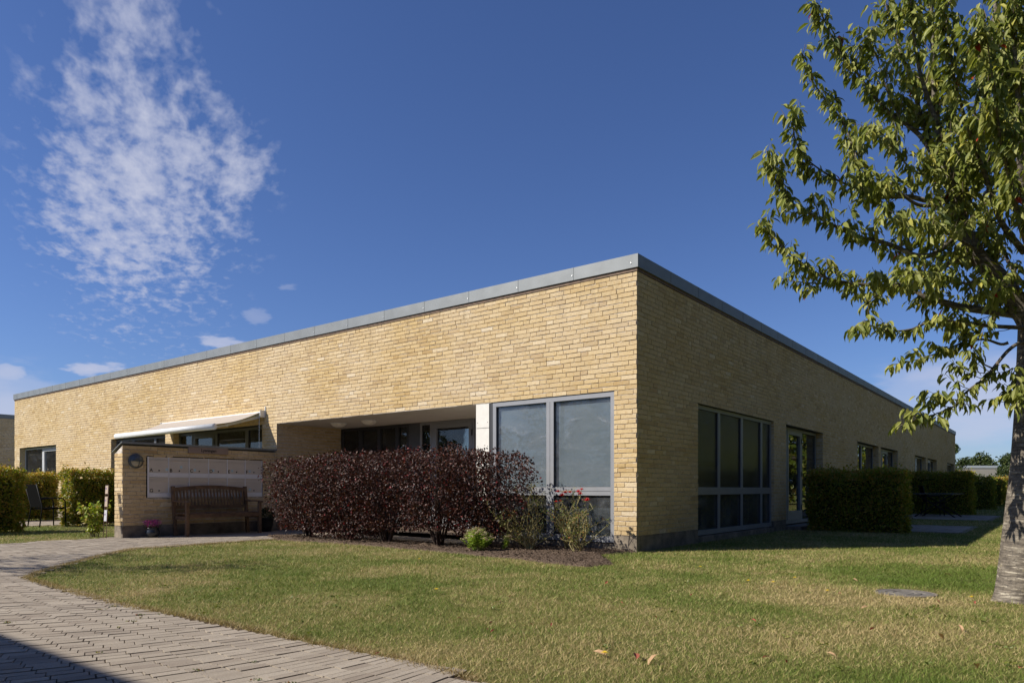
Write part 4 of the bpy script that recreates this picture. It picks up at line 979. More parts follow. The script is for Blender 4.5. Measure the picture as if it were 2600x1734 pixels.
# ------------------------------------------------------------------ hedges
def hedge(name, x0, x1, y0, y1, h, label, n_per=2400, size=.058, seed=0, grp='clipped beech hedges', bright=0.0):
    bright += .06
    r = np.random.default_rng(seed + 300)
    loc = W((x0 + x1) / 2, (y0 + y1) / 2); t = thing(name, label, 'hedge', loc, ROT, grp)
    a, b = abs(x1 - x0) / 2, abs(y1 - y0) / 2
    # surface samples: 4 sides + top
    areas = np.array([2 * b * h, 2 * b * h, 2 * a * h, 2 * a * h, 4 * a * b]); n = int(areas.sum() * n_per)
    side = r.choice(5, n, p=areas / areas.sum()); u = r.uniform(-1, 1, n); v = r.uniform(0.02, 1, n); w = r.uniform(-1, 1, n)
    P = np.zeros((n, 3)); N = np.zeros((n, 3))
    for k, (nx, ny) in enumerate(((-1, 0), (1, 0), (0, -1), (0, 1))):
        s_ = side == k
        P[s_] = np.stack([np.where(nx, nx * a, u[s_] * a), np.where(ny, ny * b, u[s_] * b), v[s_] * h], 1); N[s_] = (nx, ny, 0)
    s_ = side == 4; P[s_] = np.stack([u[s_] * a, w[s_] * b, np.full(s_.sum(), h)], 1); N[s_] = (0, 0, 1)
    # lumpy surface
    lump = .035 * np.sin(P[:, 0] * 7 + seed) * np.sin(P[:, 1] * 6.1 + 1) + .03 * np.sin(P[:, 2] * 9 + P[:, 0] * 5 + P[:, 1] * 5)
    P += N * (lump - r.exponential(.065, n) + .02)[:, None]; sprig = (side == 4) & (r.random(n) < .16); P[sprig, 2] += r.exponential(.045, sprig.sum()).clip(0, .16)
    P[:, 2] = np.maximum(P[:, 2], .01)
    D = N * .6 + r.normal(0, .65, (n, 3)); D[:, 2] -= .1
    ti = np.clip(r.normal(.5 + bright, .24, n), 0, 1); ti[side == 4] = np.clip(ti[side == 4] + .18, 0, 1)  # top leaves tinted lighter, sunlight put into their colour
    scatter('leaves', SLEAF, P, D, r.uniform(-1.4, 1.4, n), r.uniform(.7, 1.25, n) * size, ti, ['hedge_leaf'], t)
    m = MB(); q = .15; m.box(-a + q, a - q, -b + q, b - q, .05, h - .17); m.build('opaque_core', 'hedge_core', t)  # solid box added to keep the hedge light-tight behind its leaves
    return t
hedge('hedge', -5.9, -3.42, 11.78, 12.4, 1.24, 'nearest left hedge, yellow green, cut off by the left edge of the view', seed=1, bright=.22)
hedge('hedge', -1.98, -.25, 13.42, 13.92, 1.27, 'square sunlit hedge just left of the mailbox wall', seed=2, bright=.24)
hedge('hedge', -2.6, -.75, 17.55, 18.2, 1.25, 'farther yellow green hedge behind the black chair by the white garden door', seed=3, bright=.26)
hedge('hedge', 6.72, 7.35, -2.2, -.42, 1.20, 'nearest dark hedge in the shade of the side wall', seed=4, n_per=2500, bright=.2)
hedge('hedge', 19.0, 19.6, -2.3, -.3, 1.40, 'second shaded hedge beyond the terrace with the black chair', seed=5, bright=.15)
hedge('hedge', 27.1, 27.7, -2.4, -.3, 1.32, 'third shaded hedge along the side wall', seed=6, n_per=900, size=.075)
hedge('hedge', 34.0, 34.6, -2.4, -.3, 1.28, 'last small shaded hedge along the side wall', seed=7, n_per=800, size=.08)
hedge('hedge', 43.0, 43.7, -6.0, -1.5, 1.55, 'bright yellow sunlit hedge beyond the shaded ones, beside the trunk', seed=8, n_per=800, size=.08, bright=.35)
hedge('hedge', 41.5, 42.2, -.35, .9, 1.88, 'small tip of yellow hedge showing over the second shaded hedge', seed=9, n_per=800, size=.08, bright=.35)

# ------------------------------------------------------------------ maroon shrubs
def stems(m, base, n, h, spread, r, rad=.010, seg=6, bend=.25):
    tips = []
    for i in range(n):
        a = r.uniform(0, 2 * math.pi); out = r.uniform(.2, 1) * spread; p = Vector(base) + Vector((math.cos(a), math.sin(a), 0)) * r.uniform(0, .07)
        q = Vector(base) + Vector((math.cos(a) * out, math.sin(a) * out, h * r.uniform(.75, 1.0))); mid = p.lerp(q, .5) - Vector((math.cos(a), math.sin(a), 0)) * out * bend * .5
        pts = []
        for k in range(seg + 1):
            t = k / seg; b_ = p.lerp(mid, t).lerp(mid.lerp(q, t), t); b_ += Vector((r.normal(0, .012), r.normal(0, .012), 0)) * (t > 0); pts.append(b_)
        m.tube(pts, [rad * (1 - .75 * k / seg) for k in range(seg + 1)], 5); tips.append(pts)
    return tips
def maroon(x, y, h, rx, n, seed, label, skirt=.25, size=.037, loose=0.0):
    r = np.random.default_rng(seed + 900); t = thing('ninebark_shrub', label, 'shrub', W(x, y), ROT, 'dark maroon leaved shrubs in front of the entrance')
    m = MB(); tips = stems(m, (0, 0, 0), 26, h * .93, rx * .85, r, .013)
    m.build('stems', 'dark_twig', t)
    # crown: bottom narrow, wide middle, flat clipped top
    P = []
    while len(P) < n:
        z = r.uniform(skirt, h); k = (z - skirt) / (h - skirt); wid = (0.72 + .42 * math.sin(min(1, k * 1.25) * math.pi / 2)) * (1 if k < .90 else 1 - (k - .90) * 3.0)
        a = r.uniform(0, 2 * math.pi); kk_ = 1; rad = (r.random() ** (.42 if not loose else .6))
        lump = 1 + .10 * math.sin(a * 5 + seed) + .08 * math.sin(z * 11 + a * 3)
        P.append((math.cos(a) * rad * wid * .58 * lump * .95, math.sin(a) * rad * wid * rx * lump, z + (.045 * math.sin(a * 3 + seed * 2) + .035 * math.sin(a * 7 + rad * 5)) * max(0, k - .4) * 1.6 - .10 * rad * rad * max(0, k - .5) + abs(r.normal(0, .03)) * (k > .85)))
    P = np.array(P); D = P * np.array([1, 1, 0]) + r.normal(0, .45, (n, 3)); D[:, 2] -= .25
    scatter('leaves', SLEAF, P, D, r.uniform(-1.5, 1.5, n), r.uniform(.6, 1.3, n) * size, np.clip(r.normal(.5, .25, n), 0, 1), ['maroon_leaf'], t, r.uniform(.9, 1.5, n))
    return t
XS = -1.0
maroon(XS, 5.85, 1.40, .86, 11500, 1, 'leftmost maroon shrub beside the mailbox wall, on one gnarled foot', .16)
maroon(XS, 4.75, 1.43, .92, 12500, 2, 'second maroon shrub from the left, dense down to the ground', .08)
maroon(XS, 3.85, 1.44, .86, 10500, 3, 'third maroon shrub, over the gap where the paving shows through', .22)
maroon(XS, 2.75, 1.45, .88, 10500, 4, 'fourth maroon shrub in front of the entrance door', .27)
maroon(XS + .12, 1.95, 1.37, .72, 9500, 5, 'rightmost maroon shrub, open and airy, before the big window', .2, loose=1)

# ------------------------------------------------------------------ roses, sedum, hydrangea
def rose_bush(px, py, h, w, seed, label, blooms, nst=24, nleaf=650, dead=.5):
    r = np.random.default_rng(seed + 1300); x, y = G(px, py); t = thing('rose_bush', label, 'rose bush', (x, y, .03), 0)
    m = MB(); pts_all = []
    def grow(p, d, L, rad, lvl):
        n_ = 6 if lvl else 9; pts = [p.copy()]
        for k in range(n_):
            d = (d + Vector((r.normal(0, .24), r.normal(0, .2), r.normal(.06, .12)))).normalized(); p = p + d * L / n_
            if p.z < .03: p.z = .03
            pts.append(p.copy())
        m.tube(pts, [rad * (1 - .6 * k / n_) for k in range(n_ + 1)], 5 if lvl == 0 else 4); pts_all.extend(pts[2:])
        if lvl < 2:
            for _ in range(5 if lvl == 0 else 3):
                q = pts[int(r.integers(2, n_ + 1))]; a = r.uniform(0, 2 * math.pi)
                grow(q, (d * .5 + Vector((math.cos(a), math.sin(a) * .8, r.uniform(-.2, .8)))).normalized(), L * r.uniform(.22, .45), rad * .5, lvl + 1)
    for i in range(nst * 2 // 3):
        a = r.uniform(0, 2 * math.pi); e = r.uniform(.25, 1.25) * w / .5; grow(Vector((r.normal(0, .03), r.normal(0, .03), 0)), Vector((math.cos(a) * e, math.sin(a) * e * .6, 1.0)).normalized(), h * r.uniform(.65, 1.05), .0075, 0)
    m.build('stems', 'green_stem', t)
    base = np.array([tuple(q) for q in pts_all]); P = base[r.integers(0, len(base), nleaf)] + r.normal(0, .02, (nleaf, 3)); P[:, 2] = np.maximum(P[:, 2], .05)
    D = r.normal(0, 1, (nleaf, 3)); D[:, 2] -= .3
    scatter('leaves', SLEAF, P, D, r.uniform(-1.5, 1.5, nleaf), r.uniform(.016, .036, nleaf), np.clip(r.normal(.55, .28, nleaf), 0, 1), ['rose_leaf'], t)
    for (bx, bz, bs) in blooms:
        # bx across (m), bz height; petals in whorls
        c = Vector((bx, r.normal(0, .08), bz)); f = MB()
        for ring, (cnt, rad, hh_) in enumerate(((8, .95, .1), (7, .7, .35), (5, .42, .55), (3, .18, .68))):
            for k in range(cnt):
                a = 2 * math.pi * (k + ring * .4) / cnt; a2 = a + math.pi * 1.3 / cnt
                f.quad(c + Vector((0, 0, -bs * .4)), c + Vector((math.cos(a) * rad * bs, math.sin(a) * rad * bs, (hh_ - .35) * bs)), c + Vector((math.cos((a + a2) / 2) * rad * bs * 1.12, math.sin((a + a2) / 2) * rad * bs * 1.12, (hh_ + .1) * bs)), c + Vector((math.cos(a2) * rad * bs, math.sin(a2) * rad * bs, (hh_ - .35) * bs)))
        f.build('flower', 'rose', t)
        near = min(pts_all, key=lambda q: (q - c).length); s_ = MB(); s_.tube([near, near.lerp(c, .5) + Vector((.01, 0, 0)), c + Vector((0, 0, -bs * .4))], [.004, .0035, .003], 5); s_.build('stem', 'green_stem', t)
    return t
rose_bush(1345, 1399, .70, .6, 1, 'leggy nearly bare rose bush below the mullion of the big window', [(-.115, .66, .024)], 30, 750)
rose_bush(1440, 1397, .70, .36, 2, 'rose bush with red blooms in the middle of the bed', [(-.02, .79, .040), (.055, .82, .0), (-.07, .86, .034), (-.06, .70, .022), (.035, .70, .02), (-.05, .42, .024), (.15, .84, .032)][:1] + [(-.13, .80, .034), (-.07, .75, .042), (.05, .79, .032), (-.16, .66, .024), (-.10, .67, .024), (-.08, .40, .024)], 16, 500)
rose_bush(1470, 1404, .74, .42, 3, 'rose bush with red blooms nearest the brick corner', [(-.01, .80, .038), (.02, .77, .036), (.10, .69, .042), (0.04, .83, .028)], 18, 700)

def sedum():
    r = np.random.default_rng(77); x, y = G(1212, 1402); t = thing('sedum_plant', 'bright green sedum clump with pale flower heads at the bed edge', 'plant', (x, y, .02), 0)
    m = MB(); P = []; D = []; H = []; 
    for i in range(48):
        a = r.uniform(0, 2 * math.pi); o = r.uniform(0, 1) ** .6; top = Vector((math.cos(a) * .24 * o, math.sin(a) * .20 * o, .29 - .12 * o * o + r.normal(0, .02))); bs_ = top * .35; bs_.z = 0
        m.tube([bs_, bs_.lerp(top, .5), top], .004, 5); H.append(top)
        for k in range(22):
            q = bs_.lerp(top, r.uniform(.2, .97)); P.append(q); b_ = r.uniform(0, 2 * math.pi); D.append((math.cos(b_), math.sin(b_), .45))
    for i in range(6):   # side sprig
        top = Vector((.40 + r.normal(0, .025), .05, .17 + r.normal(0, .02))); bs_ = Vector((.36, .05, 0)); m.tube([bs_, top], .004, 5); H.append(top)
        for k in range(12): P.append(bs_.lerp(top, r.uniform(.1, .95))); b_ = r.uniform(0, 6.28); D.append((math.cos(b_), math.sin(b_), .4))
    m.build('stems', 'sedum_leaf', t)
    P = np.array([tuple(p) for p in P]); D = np.array(D); n = len(P)
    scatter('leaves', SLEAF, P, D, r.uniform(-.6, .6, n), r.uniform(.035, .06, n), r.random(n), ['sedum_leaf'], t)
    hp = np.concatenate([np.array(h)[None] + r.normal(0, 1, (36, 3)) * np.array([.018, .018, .007]) for h in H]); n = len(hp)
    scatter('flower_heads', SLEAF, hp, r.normal(0, 1, (n, 3)) + np.array([0, 0, 1.2]), r.uniform(-3, 3, n), r.uniform(.012, .021, n), r.random(n), ['sedum_head'], t)
sedum()
def hydrangea():
    r = np.random.default_rng(78); t = thing('hydrangea', 'yellow green hydrangea with faded heads left of the mailbox wall end', 'shrub', W(XM - .12, YM + .82), ROT)
    m = MB(); tips = stems(m, (0, 0, 0), 16, .66, .25, r, .006); m.build('stems', 'twig', t)
    P = []; 
    for pts in tips:
        for k in range(26): i = r.integers(1, 6); P.append(tuple(pts[i].lerp(pts[i + 1] if i < 6 else pts[i], r.random())))
    P = np.array(P); n = len(P); D = P * np.array([1, 1, 0]) * 2 + r.normal(0, .5, (n, 3)); D[:, 2] -= .1
    scatter('leaves', LEAF, P, D, r.uniform(-.8, .8, n), r.uniform(.05, .10, n), np.clip(r.normal(.6, .24, n), 0, 1), ['hydrangea_leaf'], t, np.full(n, 1.5))
hydrangea()

# ------------------------------------------------------------------ trees
def smooth_path(pts, n=4):
    out = []
    P = [pts[0]] + list(pts) + [pts[-1]]
    for i in range(1, len(P) - 2):
        for k in range(n):
            t = k / n; a, b, c, d = P[i - 1], P[i], P[i + 1], P[i + 2]
            out.append(0.5 * ((2 * b) + (-a + c) * t + (2 * a - 5 * b + 4 * c - d) * t * t + (-a + 3 * b - 3 * c + d) * t ** 3))
    out.append(P[-2]); return out

def cherry():
    r = np.random.default_rng(5); TD = 5.42
    bx, by = (2612 - 1300) / FPX * TD, TD
    t = thing('cherry_tree', 'cherry tree with drooping green leaves and banded bark at the right edge', 'tree', (bx, by, 0), 0)
    O = Vector((bx, by, 0)); loc = lambda px, py, d: A(px, py, d) - O
    m = MB()
    trunk = [(2612, 1542, 0), (2612, 1500, 0), (2614, 1440, 0), (2620, 1330, 0), (2628, 1200, 0), (2634, 1050, 0), (2638, 900, 0), (2640, 800, 0)]
    rad = [.265, .222, .202, .182, .162, .148, .140, .135]
    tp = smooth_path([loc(a, b, TD + c) for a, b, c in trunk], 4); tr = list(np.interp(np.linspace(0, 1, len(tp)), np.linspace(0, 1, len(rad)), rad))
    b0 = len(m.v); m.tube(tp, tr, 28)
    # root flare and burls
    for i in range(b0, len(m.v)):
        v = Vector(m.v[i]); k = max(0, 1 - v.z / .35); a = math.atan2(v.y - tp[0].y, v.x - tp[0].x)
        f = 1 + k * k * (.14 * math.sin(a * 4 + 1) + .08 * math.sin(a * 7)) + .018 * math.sin(v.z * 14 + a * 2); c_ = Vector((tp[0].x, tp[0].y, v.z)); cc = c_ if v.z < .4 else None
        if cc is not None: v = cc + (v - cc) * f; v.z = Vector(m.v[i]).z
        m.v[i] = tuple(v)
    limbs = []   # (pixel path from thick to thin, depth start, depth end, radius start)
    Lm = [
        ([(2636, 860), (2588, 777), (2530, 700), (2493, 666), (2455, 600), (2440, 560), (2426, 500), (2400, 424), (2380, 330), (2372, 220), (2368, 100), (2360, -60), (2350, -220)], 0, -.15, .085),
        ([(2440, 560), (2446, 470), (2470, 380), (2500, 260), (2520, 120), (2530, -60), (2535, -240)], 0, .5, .05),
        ([(2640, 820), (2660, 650), (2690, 450), (2720, 250), (2740, 50), (2750, -200), (2755, -420)], 0, .1, .10),
        ([(2660, 650), (2610, 520), (2590, 380), (2585, 220), (2570, 60), (2560, -150)], 0, -.7, .05),
        # lower heavy limb to the left
        ([(2640, 815), (2596, 800), (2520, 790), (2446, 781), (2390, 765), (2355, 757), (2300, 730), (2250, 735), (2192, 777)], 0, .35, .048),
        ([(2630, 832), (2600, 832), (2517, 828), (2440, 820), (2374, 812), (2315, 836), (2256, 840), (2200, 825), (2161, 836)], 0, -.2, .022),
        ([(2493, 666), (2430, 660), (2380, 690), (2335, 717), (2256, 725), (2177, 721), (2098, 706), (2038, 670), (1987, 627), (1950, 585), (1935, 572)], 0, .25, .028),
        ([(2140, 718), (2080, 720), (2020, 715), (1975, 705)], .2, .35, .010),
        ([(2446, 580), (2380, 640), (2330, 650), (2270, 625), (2220, 610), (2168, 598), (2096, 562), (2043, 536), (1998, 504), (1965, 450), (1955, 410), (1945, 382)], 0, -.25, .024),
        ([(2426, 500), (2380, 520), (2330, 520), (2280, 490), (2220, 485), (2150, 469), (2079, 429), (2034, 388), (2016, 340), (2012, 308)], -.05, -.3, .018),
        ([(2426, 500), (2360, 510), (2310, 500), (2250, 500), (2204, 491), (2177, 424), (2168, 379), (2140, 312), (2101, 259), (2061, 205), (2045, 165), (2034, 134)], 0, .15, .022),
        ([(2415, 460), (2380, 410), (2340, 350), (2302, 317), (2257, 286), (2212, 237), (2177, 187), (2141, 147), (2110, 90), (2090, 45), (2074, 18)], 0, -.1, .022),
        ([(2400, 424), (2350, 330), (2320, 230), (2290, 140), (2262, 60), (2245, -10), (2230, -120)], 0, .1, .022),
        ([(2385, 330), (2340, 200), (2320, 90), (2310, -30), (2300, -160)], -.1, -.6, .02),
        ([(2400, 424), (2370, 440), (2330, 440), (2285, 400), (2245, 345), (2215, 330), (2195, 345)], -.1, -.6, .010),
        ([(2350, 330), (2300, 320), (2260, 250), (2235, 170), (2215, 120), (2200, 100)], -.02, -.3, .008),
        ([(2560, 870), (2541, 874), (2501, 862), (2454, 866), (2390, 893), (2335, 911), (2290, 922), (2256, 928)], 0, .15, .013),
        ([(2635, 860), (2590, 870), (2560, 890), (2530, 925), (2500, 960), (2454, 995), (2430, 1025), (2414, 1036), (2355, 1058), (2310, 1072), (2280, 1083)], 0, -.25, .018),
        ([(2520, 935), (2490, 920), (2465, 895), (2450, 890)], -.1, -.2, .007),
        ([(2600, 900), (2580, 930), (2572, 955)], -.1, -.2, .007),
        ([(2618, 980), (2590, 985), (2570, 1000)], -.2, -.25, .005), ([(2618, 1020), (2588, 1020), (2566, 1040)], -.2, -.25, .005),
        ([(2500, 500), (2540, 420), (2560, 300), (2545, 180), (2500, 100)], .3, .9, .02),
        ([(2640, 760), (2580, 700), (2540, 620), (2500, 560), (2480, 520)], .1, .7, .022),
        ([(2600, 640), (2540, 560), (2500, 440), (2460, 330), (2430, 230), (2410, 120), (2400, -20)], .0, -1.0, .026),
        ([(2650, 700), (2600, 600), (2570, 480), (2540, 350), (2520, 200), (2500, 60)], -.1, -1.3, .028),
        ([(2470, 630), (2420, 600), (2370, 580), (2320, 560), (2280, 555)], -.1, -.8, .012),
        ([(2500, 700), (2450, 720), (2400, 700), (2350, 690), (2310, 700)], -.1, -.7, .012),
        ([(2640, 780), (2590, 740), (2550, 730), (2520, 745), (2480, 740)], .1, -.6, .014),
        ([(2680, 560), (2620, 460), (2590, 330), (2580, 200), (2590, 50)], .2, .9, .02),
        ([(2650, 790), (2720, 700), (2820, 640), (2920, 600), (3000, 560)], .1, .3, .045),
        ([(2690, 450), (2780, 330), (2870, 240), (2940, 130), (2980, 0)], .1, -.3, .03),
        ([(2700, 350), (2700, 200), (2760, 60), (2800, -100), (2820, -250)], .1, .9, .03),
        ([(2660, 700), (2700, 560), (2760, 450), (2800, 320)], 0, 1.4, .03),
        ([(2655, 720), (2670, 600), (2700, 480), (2720, 360)], 0, -1.4, .03),
    ]
    LP, LD, TI = [], [], []
    tw = MB()
    def leaves_on(pts, dens, size=1.0, start=.2, tintb=0.0):
        for i in range(len(pts) - 1):
            if i / len(pts) < start: continue
            seg = pts[i + 1] - pts[i]; n = max(1, int(seg.length * dens + r.random()))
            for _ in range(n):
                q = pts[i].lerp(pts[i + 1], r.random()); a = r.uniform(0, 2 * math.pi)
                side = Vector((math.cos(a), math.sin(a), 0)); pet = (side * .6 + Vector((0, 0, .1)) + seg.normalized() * .4).normalized() * r.uniform(.012, .03)
                LP.append(tuple(q + pet)); d = side * r.uniform(.25, .85) + seg.normalized() * .25 + Vector((r.normal(0, .12), r.normal(0, .12), -r.uniform(.35, 1.1)))
                LD.append(tuple(d)); TI.append((np.clip(r.normal(.55 + tintb, .22), 0, .965) if r.random() > .0035 else r.uniform(.985, 1)))
    for path, d0, d1, r0 in Lm:
        n = len(path); pts = smooth_path([loc(a, b, TD + d0 + (d1 - d0) * i / (n - 1)) for i, (a, b) in enumerate(path)], 4)
        N = len(pts); m.tube(pts, [max(.0035, r0 * (1 - .93 * (k / (N - 1)) ** .8)) for k in range(N)], 8 if r0 > .02 else 6)
        tot = sum((pts[i + 1] - pts[i]).length for i in range(N - 1))
        thin = r0 < .03
        leaves_on(pts, 95 if thin else 22, start=.30 if thin else .5)
        # twigs
        low_limb = max(p_[1] for p_ in path[-3:]) > 640
        nt = int(tot * (19 if thin else 33) * (.62 if low_limb else 1))
        for _ in range(nt):
            s_ = r.uniform(.12, .97) ** .85; i = min(N - 2, int(s_ * (N - 1))); p = pts[i].lerp(pts[i + 1], r.random()); fw = (pts[i + 1] - pts[i]).normalized()
            rd = Vector((r.normal(0, 1), r.normal(0, 1), r.normal(.15, .8))); rd = (rd - fw * rd.dot(fw)).normalized()
            L = r.uniform(.08, .30) * (1.25 - .7 * s_) * (1.0 if thin else 1.5); d = (fw * .75 + rd * .8 + Vector((0, 0, .15))).normalized(); q = p; tp_ = [p]
            for k in range(4): d = (d + Vector((r.normal(0, .12), r.normal(0, .12), .12))).normalized(); q = q + d * L / 4; tp_.append(q)
            tw.tube(tp_, [.0035, .003, .0026, .002, .0014], 4); leaves_on(tp_, 92, start=.1)
    m.build('trunk', 'bark', t, True)
    tw.build('twigs', 'twig', t)
    P = np.array(LP); D = np.array(LD); n = len(P)
    # keep the tree inside believable limits
    scatter('leaves', LEAF, P, D, r.uniform(-.9, .9, n), r.uniform(.050, .105, n), np.array(TI), ['cherry_leaf'], t, r.uniform(.85, 1.15, n))
    print('cherry leaves', n)
cherry()

def far_tree(name, x, y, h, rad, label, n=6000, size=.25, trunk=.25, low=.25, seed=0, m_leaf='tree_leaf', group=None, clumps=26, cat='tree'):
    r = np.random.default_rng(seed + 2000); t = thing(name, label, cat, (x, y, 0), 0, group)
    m = MB(); m.tube([(0, 0, 0), (.05 * rad, 0, h * .3), (0, 0, h * .8)], [trunk, trunk * .75, trunk * .2], 8)
    cl = []
    for i in range(clumps):
        a = r.uniform(0, 2 * math.pi); z = r.uniform(low, 1.0); w = math.sin(math.pi * min(1, max(0.12, (z - low) / (1 - low) * .85 + .15))) ** .6 * rad * r.uniform(.35, .85)
        c = Vector((math.cos(a) * w, math.sin(a) * w, z * h * .93)); cl.append((c, rad * r.uniform(.24, .42)))
        m.tube([(0, 0, h * min(.75, z * .6)), c * .5 + Vector((0, 0, h * .2 * z)), c], [trunk * .35, trunk * .2, trunk * .08], 5)
    m.build('trunk', 'dark_twig', t)
    per = n // clumps; P = []; 
    for c, rr in cl:
        v = r.normal(size=(per, 3)); v /= np.linalg.norm(v, axis=1, keepdims=True); P.append(np.array(c) + v * rr * (r.random(per) ** .35)[:, None] * np.array([1, 1, .8]))
    P = np.concatenate(P); P = P[P[:, 2] > .1]; n = len(P); D = r.normal(0, 1, (n, 3)); D[:, 2] -= .3
    scatter('crown', SLEAF, P, D, r.uniform(-1.5, 1.5, n), r.uniform(.7, 1.3, n) * size, np.clip(r.normal(.5, .25, n), 0, 1), [m_leaf], t, r.uniform(1, 1.5, n)); return t

def at(px, d): return (px - 1300) / FPX * d, d
x, y = at(2483, 150); far_tree('round_tree', x, y, 8.2, 4.3, 'dark round distant tree above the low pale building', 9000, .42, .3, .2, 1)
x, y = at(2570, 120); far_tree('round_tree', x, y, 6.6, 3.6, 'distant green tree partly hidden by the cherry trunk', 7000, .35, .3, .2, 2)
x, y = at(2560, 60); far_tree('bush', x, y, 2.9, 1.5, 'loose grey green bush before the low pale building', 2600, .14, .06, .05, 3, cat='bush')
x, y = at(2500, 62); far_tree('bush', x, y, 2.3, 1.2, 'thin twiggy bush in the gap beyond the hedges', 900, .13, .05, .1, 4, cat='bush')
x, y = at(2423, 52); far_tree('small_tree', x, y, 4.5, 1.0, 'small tree peeping out behind the far end of the building', 2600, .13, .06, .1, 5)
x, y = at(2340, 55); far_tree('small_tree', x, y, 7.2, 1.2, 'treetop just showing over the roof edge at the far right', 2000, .13, .08, .5, 6)
x, y = at(2440, 110); far_tree('bush', x, y, 4.5, 2.5, 'dark bushy growth left of the round tree', 3000, .3, .1, .1, 7, cat='bush')
# trees outside the frame: they throw the dappled shade on the path and stand in the window reflections; some are added to block sky light
far_tree('garden_tree', -10.6, 6.6, 6.2, 1.7, 'garden tree left of the path throwing dappled shade', 2200, .09, .10, .35, 11, clumps=16)
for i, (x, y, h, rd) in enumerate([(-32, 5, 5.2, 3.2), (-30, -1, 5.6, 3.0), (-36, 10, 5.0, 3.2), (-34, -7, 5.4, 3.2)]): far_tree('garden_tree', x, y, h, rd, ['broad tree left of the view reflected in the entrance door', 'dense tree left of the view', 'low tree at the far left', 'leafy tree far left behind the camera'][i], 5000, .22, .2, .1, 20 + i)
for i, (x, y, h, rd) in enumerate([(14.5, 8.5, 9.5, 3.4), (20, 14.5, 10.5, 3.8), (26, 21, 10.5, 4.0), (34, 31, 10, 4.0), (11, 2, 9.5, 3.4), (35, 41, 9, 3.8), (27.5, 29.5, 9, 3.6), (7, -5, 12, 4.2), (13, -3.5, 13, 4.6), (17.5, 3, 13, 4.6)]): far_tree('garden_tree', x, y, h, rd, ['tall dense tree right of the lawn, mirrored in the wide side window', 'dense tree right of the garden door', 'taller tree right of the lawn', 'far tree right of the lawn', 'near tree right of the camera', 'farthest tree right of the lawn', 'tree beyond the trunk, mirrored in the garden doors', 'very tall unseen tree added behind the camera to block sky light', 'very tall unseen tree added right of the camera to block sky light', 'broad unseen tree added right of the big trunk to block sky light'][i], 11000, .30, .18, .05, 30 + i, 'tree_leaf' if i in (4, 7, 8, 9) else 'hedge_leaf', clumps=40)  # last three are unseen trees added to darken the shaded walls

# ------------------------------------------------------------------ other buildings
def block(name, label, loc, rz, lx, ly, h, wallm, trim, wins=(), th=.2):
    t = thing(name, label, 'building', loc, rz)
    m = MB(); m.box(0, lx, 0, ly, 0, h - .02); m.build('wall', wallm, t)
    m = MB(); m.box(-.03, lx + .03, -.03, ly + .03, h - th, h); m.build('fascia', trim, t)
    for (a, b, c, d) in wins:
        f = MB(); f.box(a, b, -.012, .0, c, c + .05); f.box(a, b, -.012, 0, d - .05, d); f.box(a, a + .05, -.012, 0, c + .05, d - .05); f.box(b - .05, b, -.012, 0, c + .05, d - .05); fo_ = f.build('window', 'dark_frame', t)
        f = MB(); f.box(a + .05, b - .05, -.006, 0, c + .05, d - .05); f.build('pane', 'interior_dark', fo_)
    return t
# left neighbour: its shaded side wall shows at the left edge
L0 = Vector(((37 - 1300) / FPX * 30.5, 30.5, 0))
nb = thing('brick_building', 'shaded neighbouring brick building at the far left edge', 'building', L0 + Vector((UR[0], UR[1], 0)) * 3, ROT)
bq = brick_quads(14, ZP, 3.887, [(6.0, 8.0, .5, 2.22)], 501)
mapN = lambda V: np.stack([-V[:, 0], -V[:, 1], V[:, 2]], 1)
brick_wall('wall', nb, [(a, b, c, d) for a, b, c, d in bq], mapN, None, rects_around(14, 0, 3.887, [(6.0, 8.0, .5, 2.22)]), 502)
m = MB(); m.box(-14, .03, -.03, 6, 3.87, 4.05); m.build('fascia', 'zinc', nb)
m = MB(); m.box(-8, -6, .12, .16, .5, 2.22); m.build('window', 'interior_dark', nb)
m = MB(); m.box(-14, 0, .2, 6, 0, 3.86); m.build('core', 'mortar', nb)
# low pale building far right
block('pale_building', 'low pale building with a white roof edge far beyond the hedges', (at(2385, 92)[0], 92, 0), R(4), 7.9, 8, 3.95, 'white_wall', 'white_trim', th=.28)
# neighbour behind the camera whose roof shadow falls on the paving
sd = Vector((-8.1, 3.16, 0)); dirL = Vector((.7916, -.6111, 0))
nbk = thing('brick_building', 'neighbouring yellow brick building behind the camera, left of the path', 'building', sd, ROT)
m = MB(); m.box(-9, -.03, -15, .0, 0, 3.9); m.build('wall', 'mortar', nbk)
m = MB(); m.box(-9.03, 0, -15.03, .03, 3.86, 4.04); m.build('fascia', 'zinc', nbk)

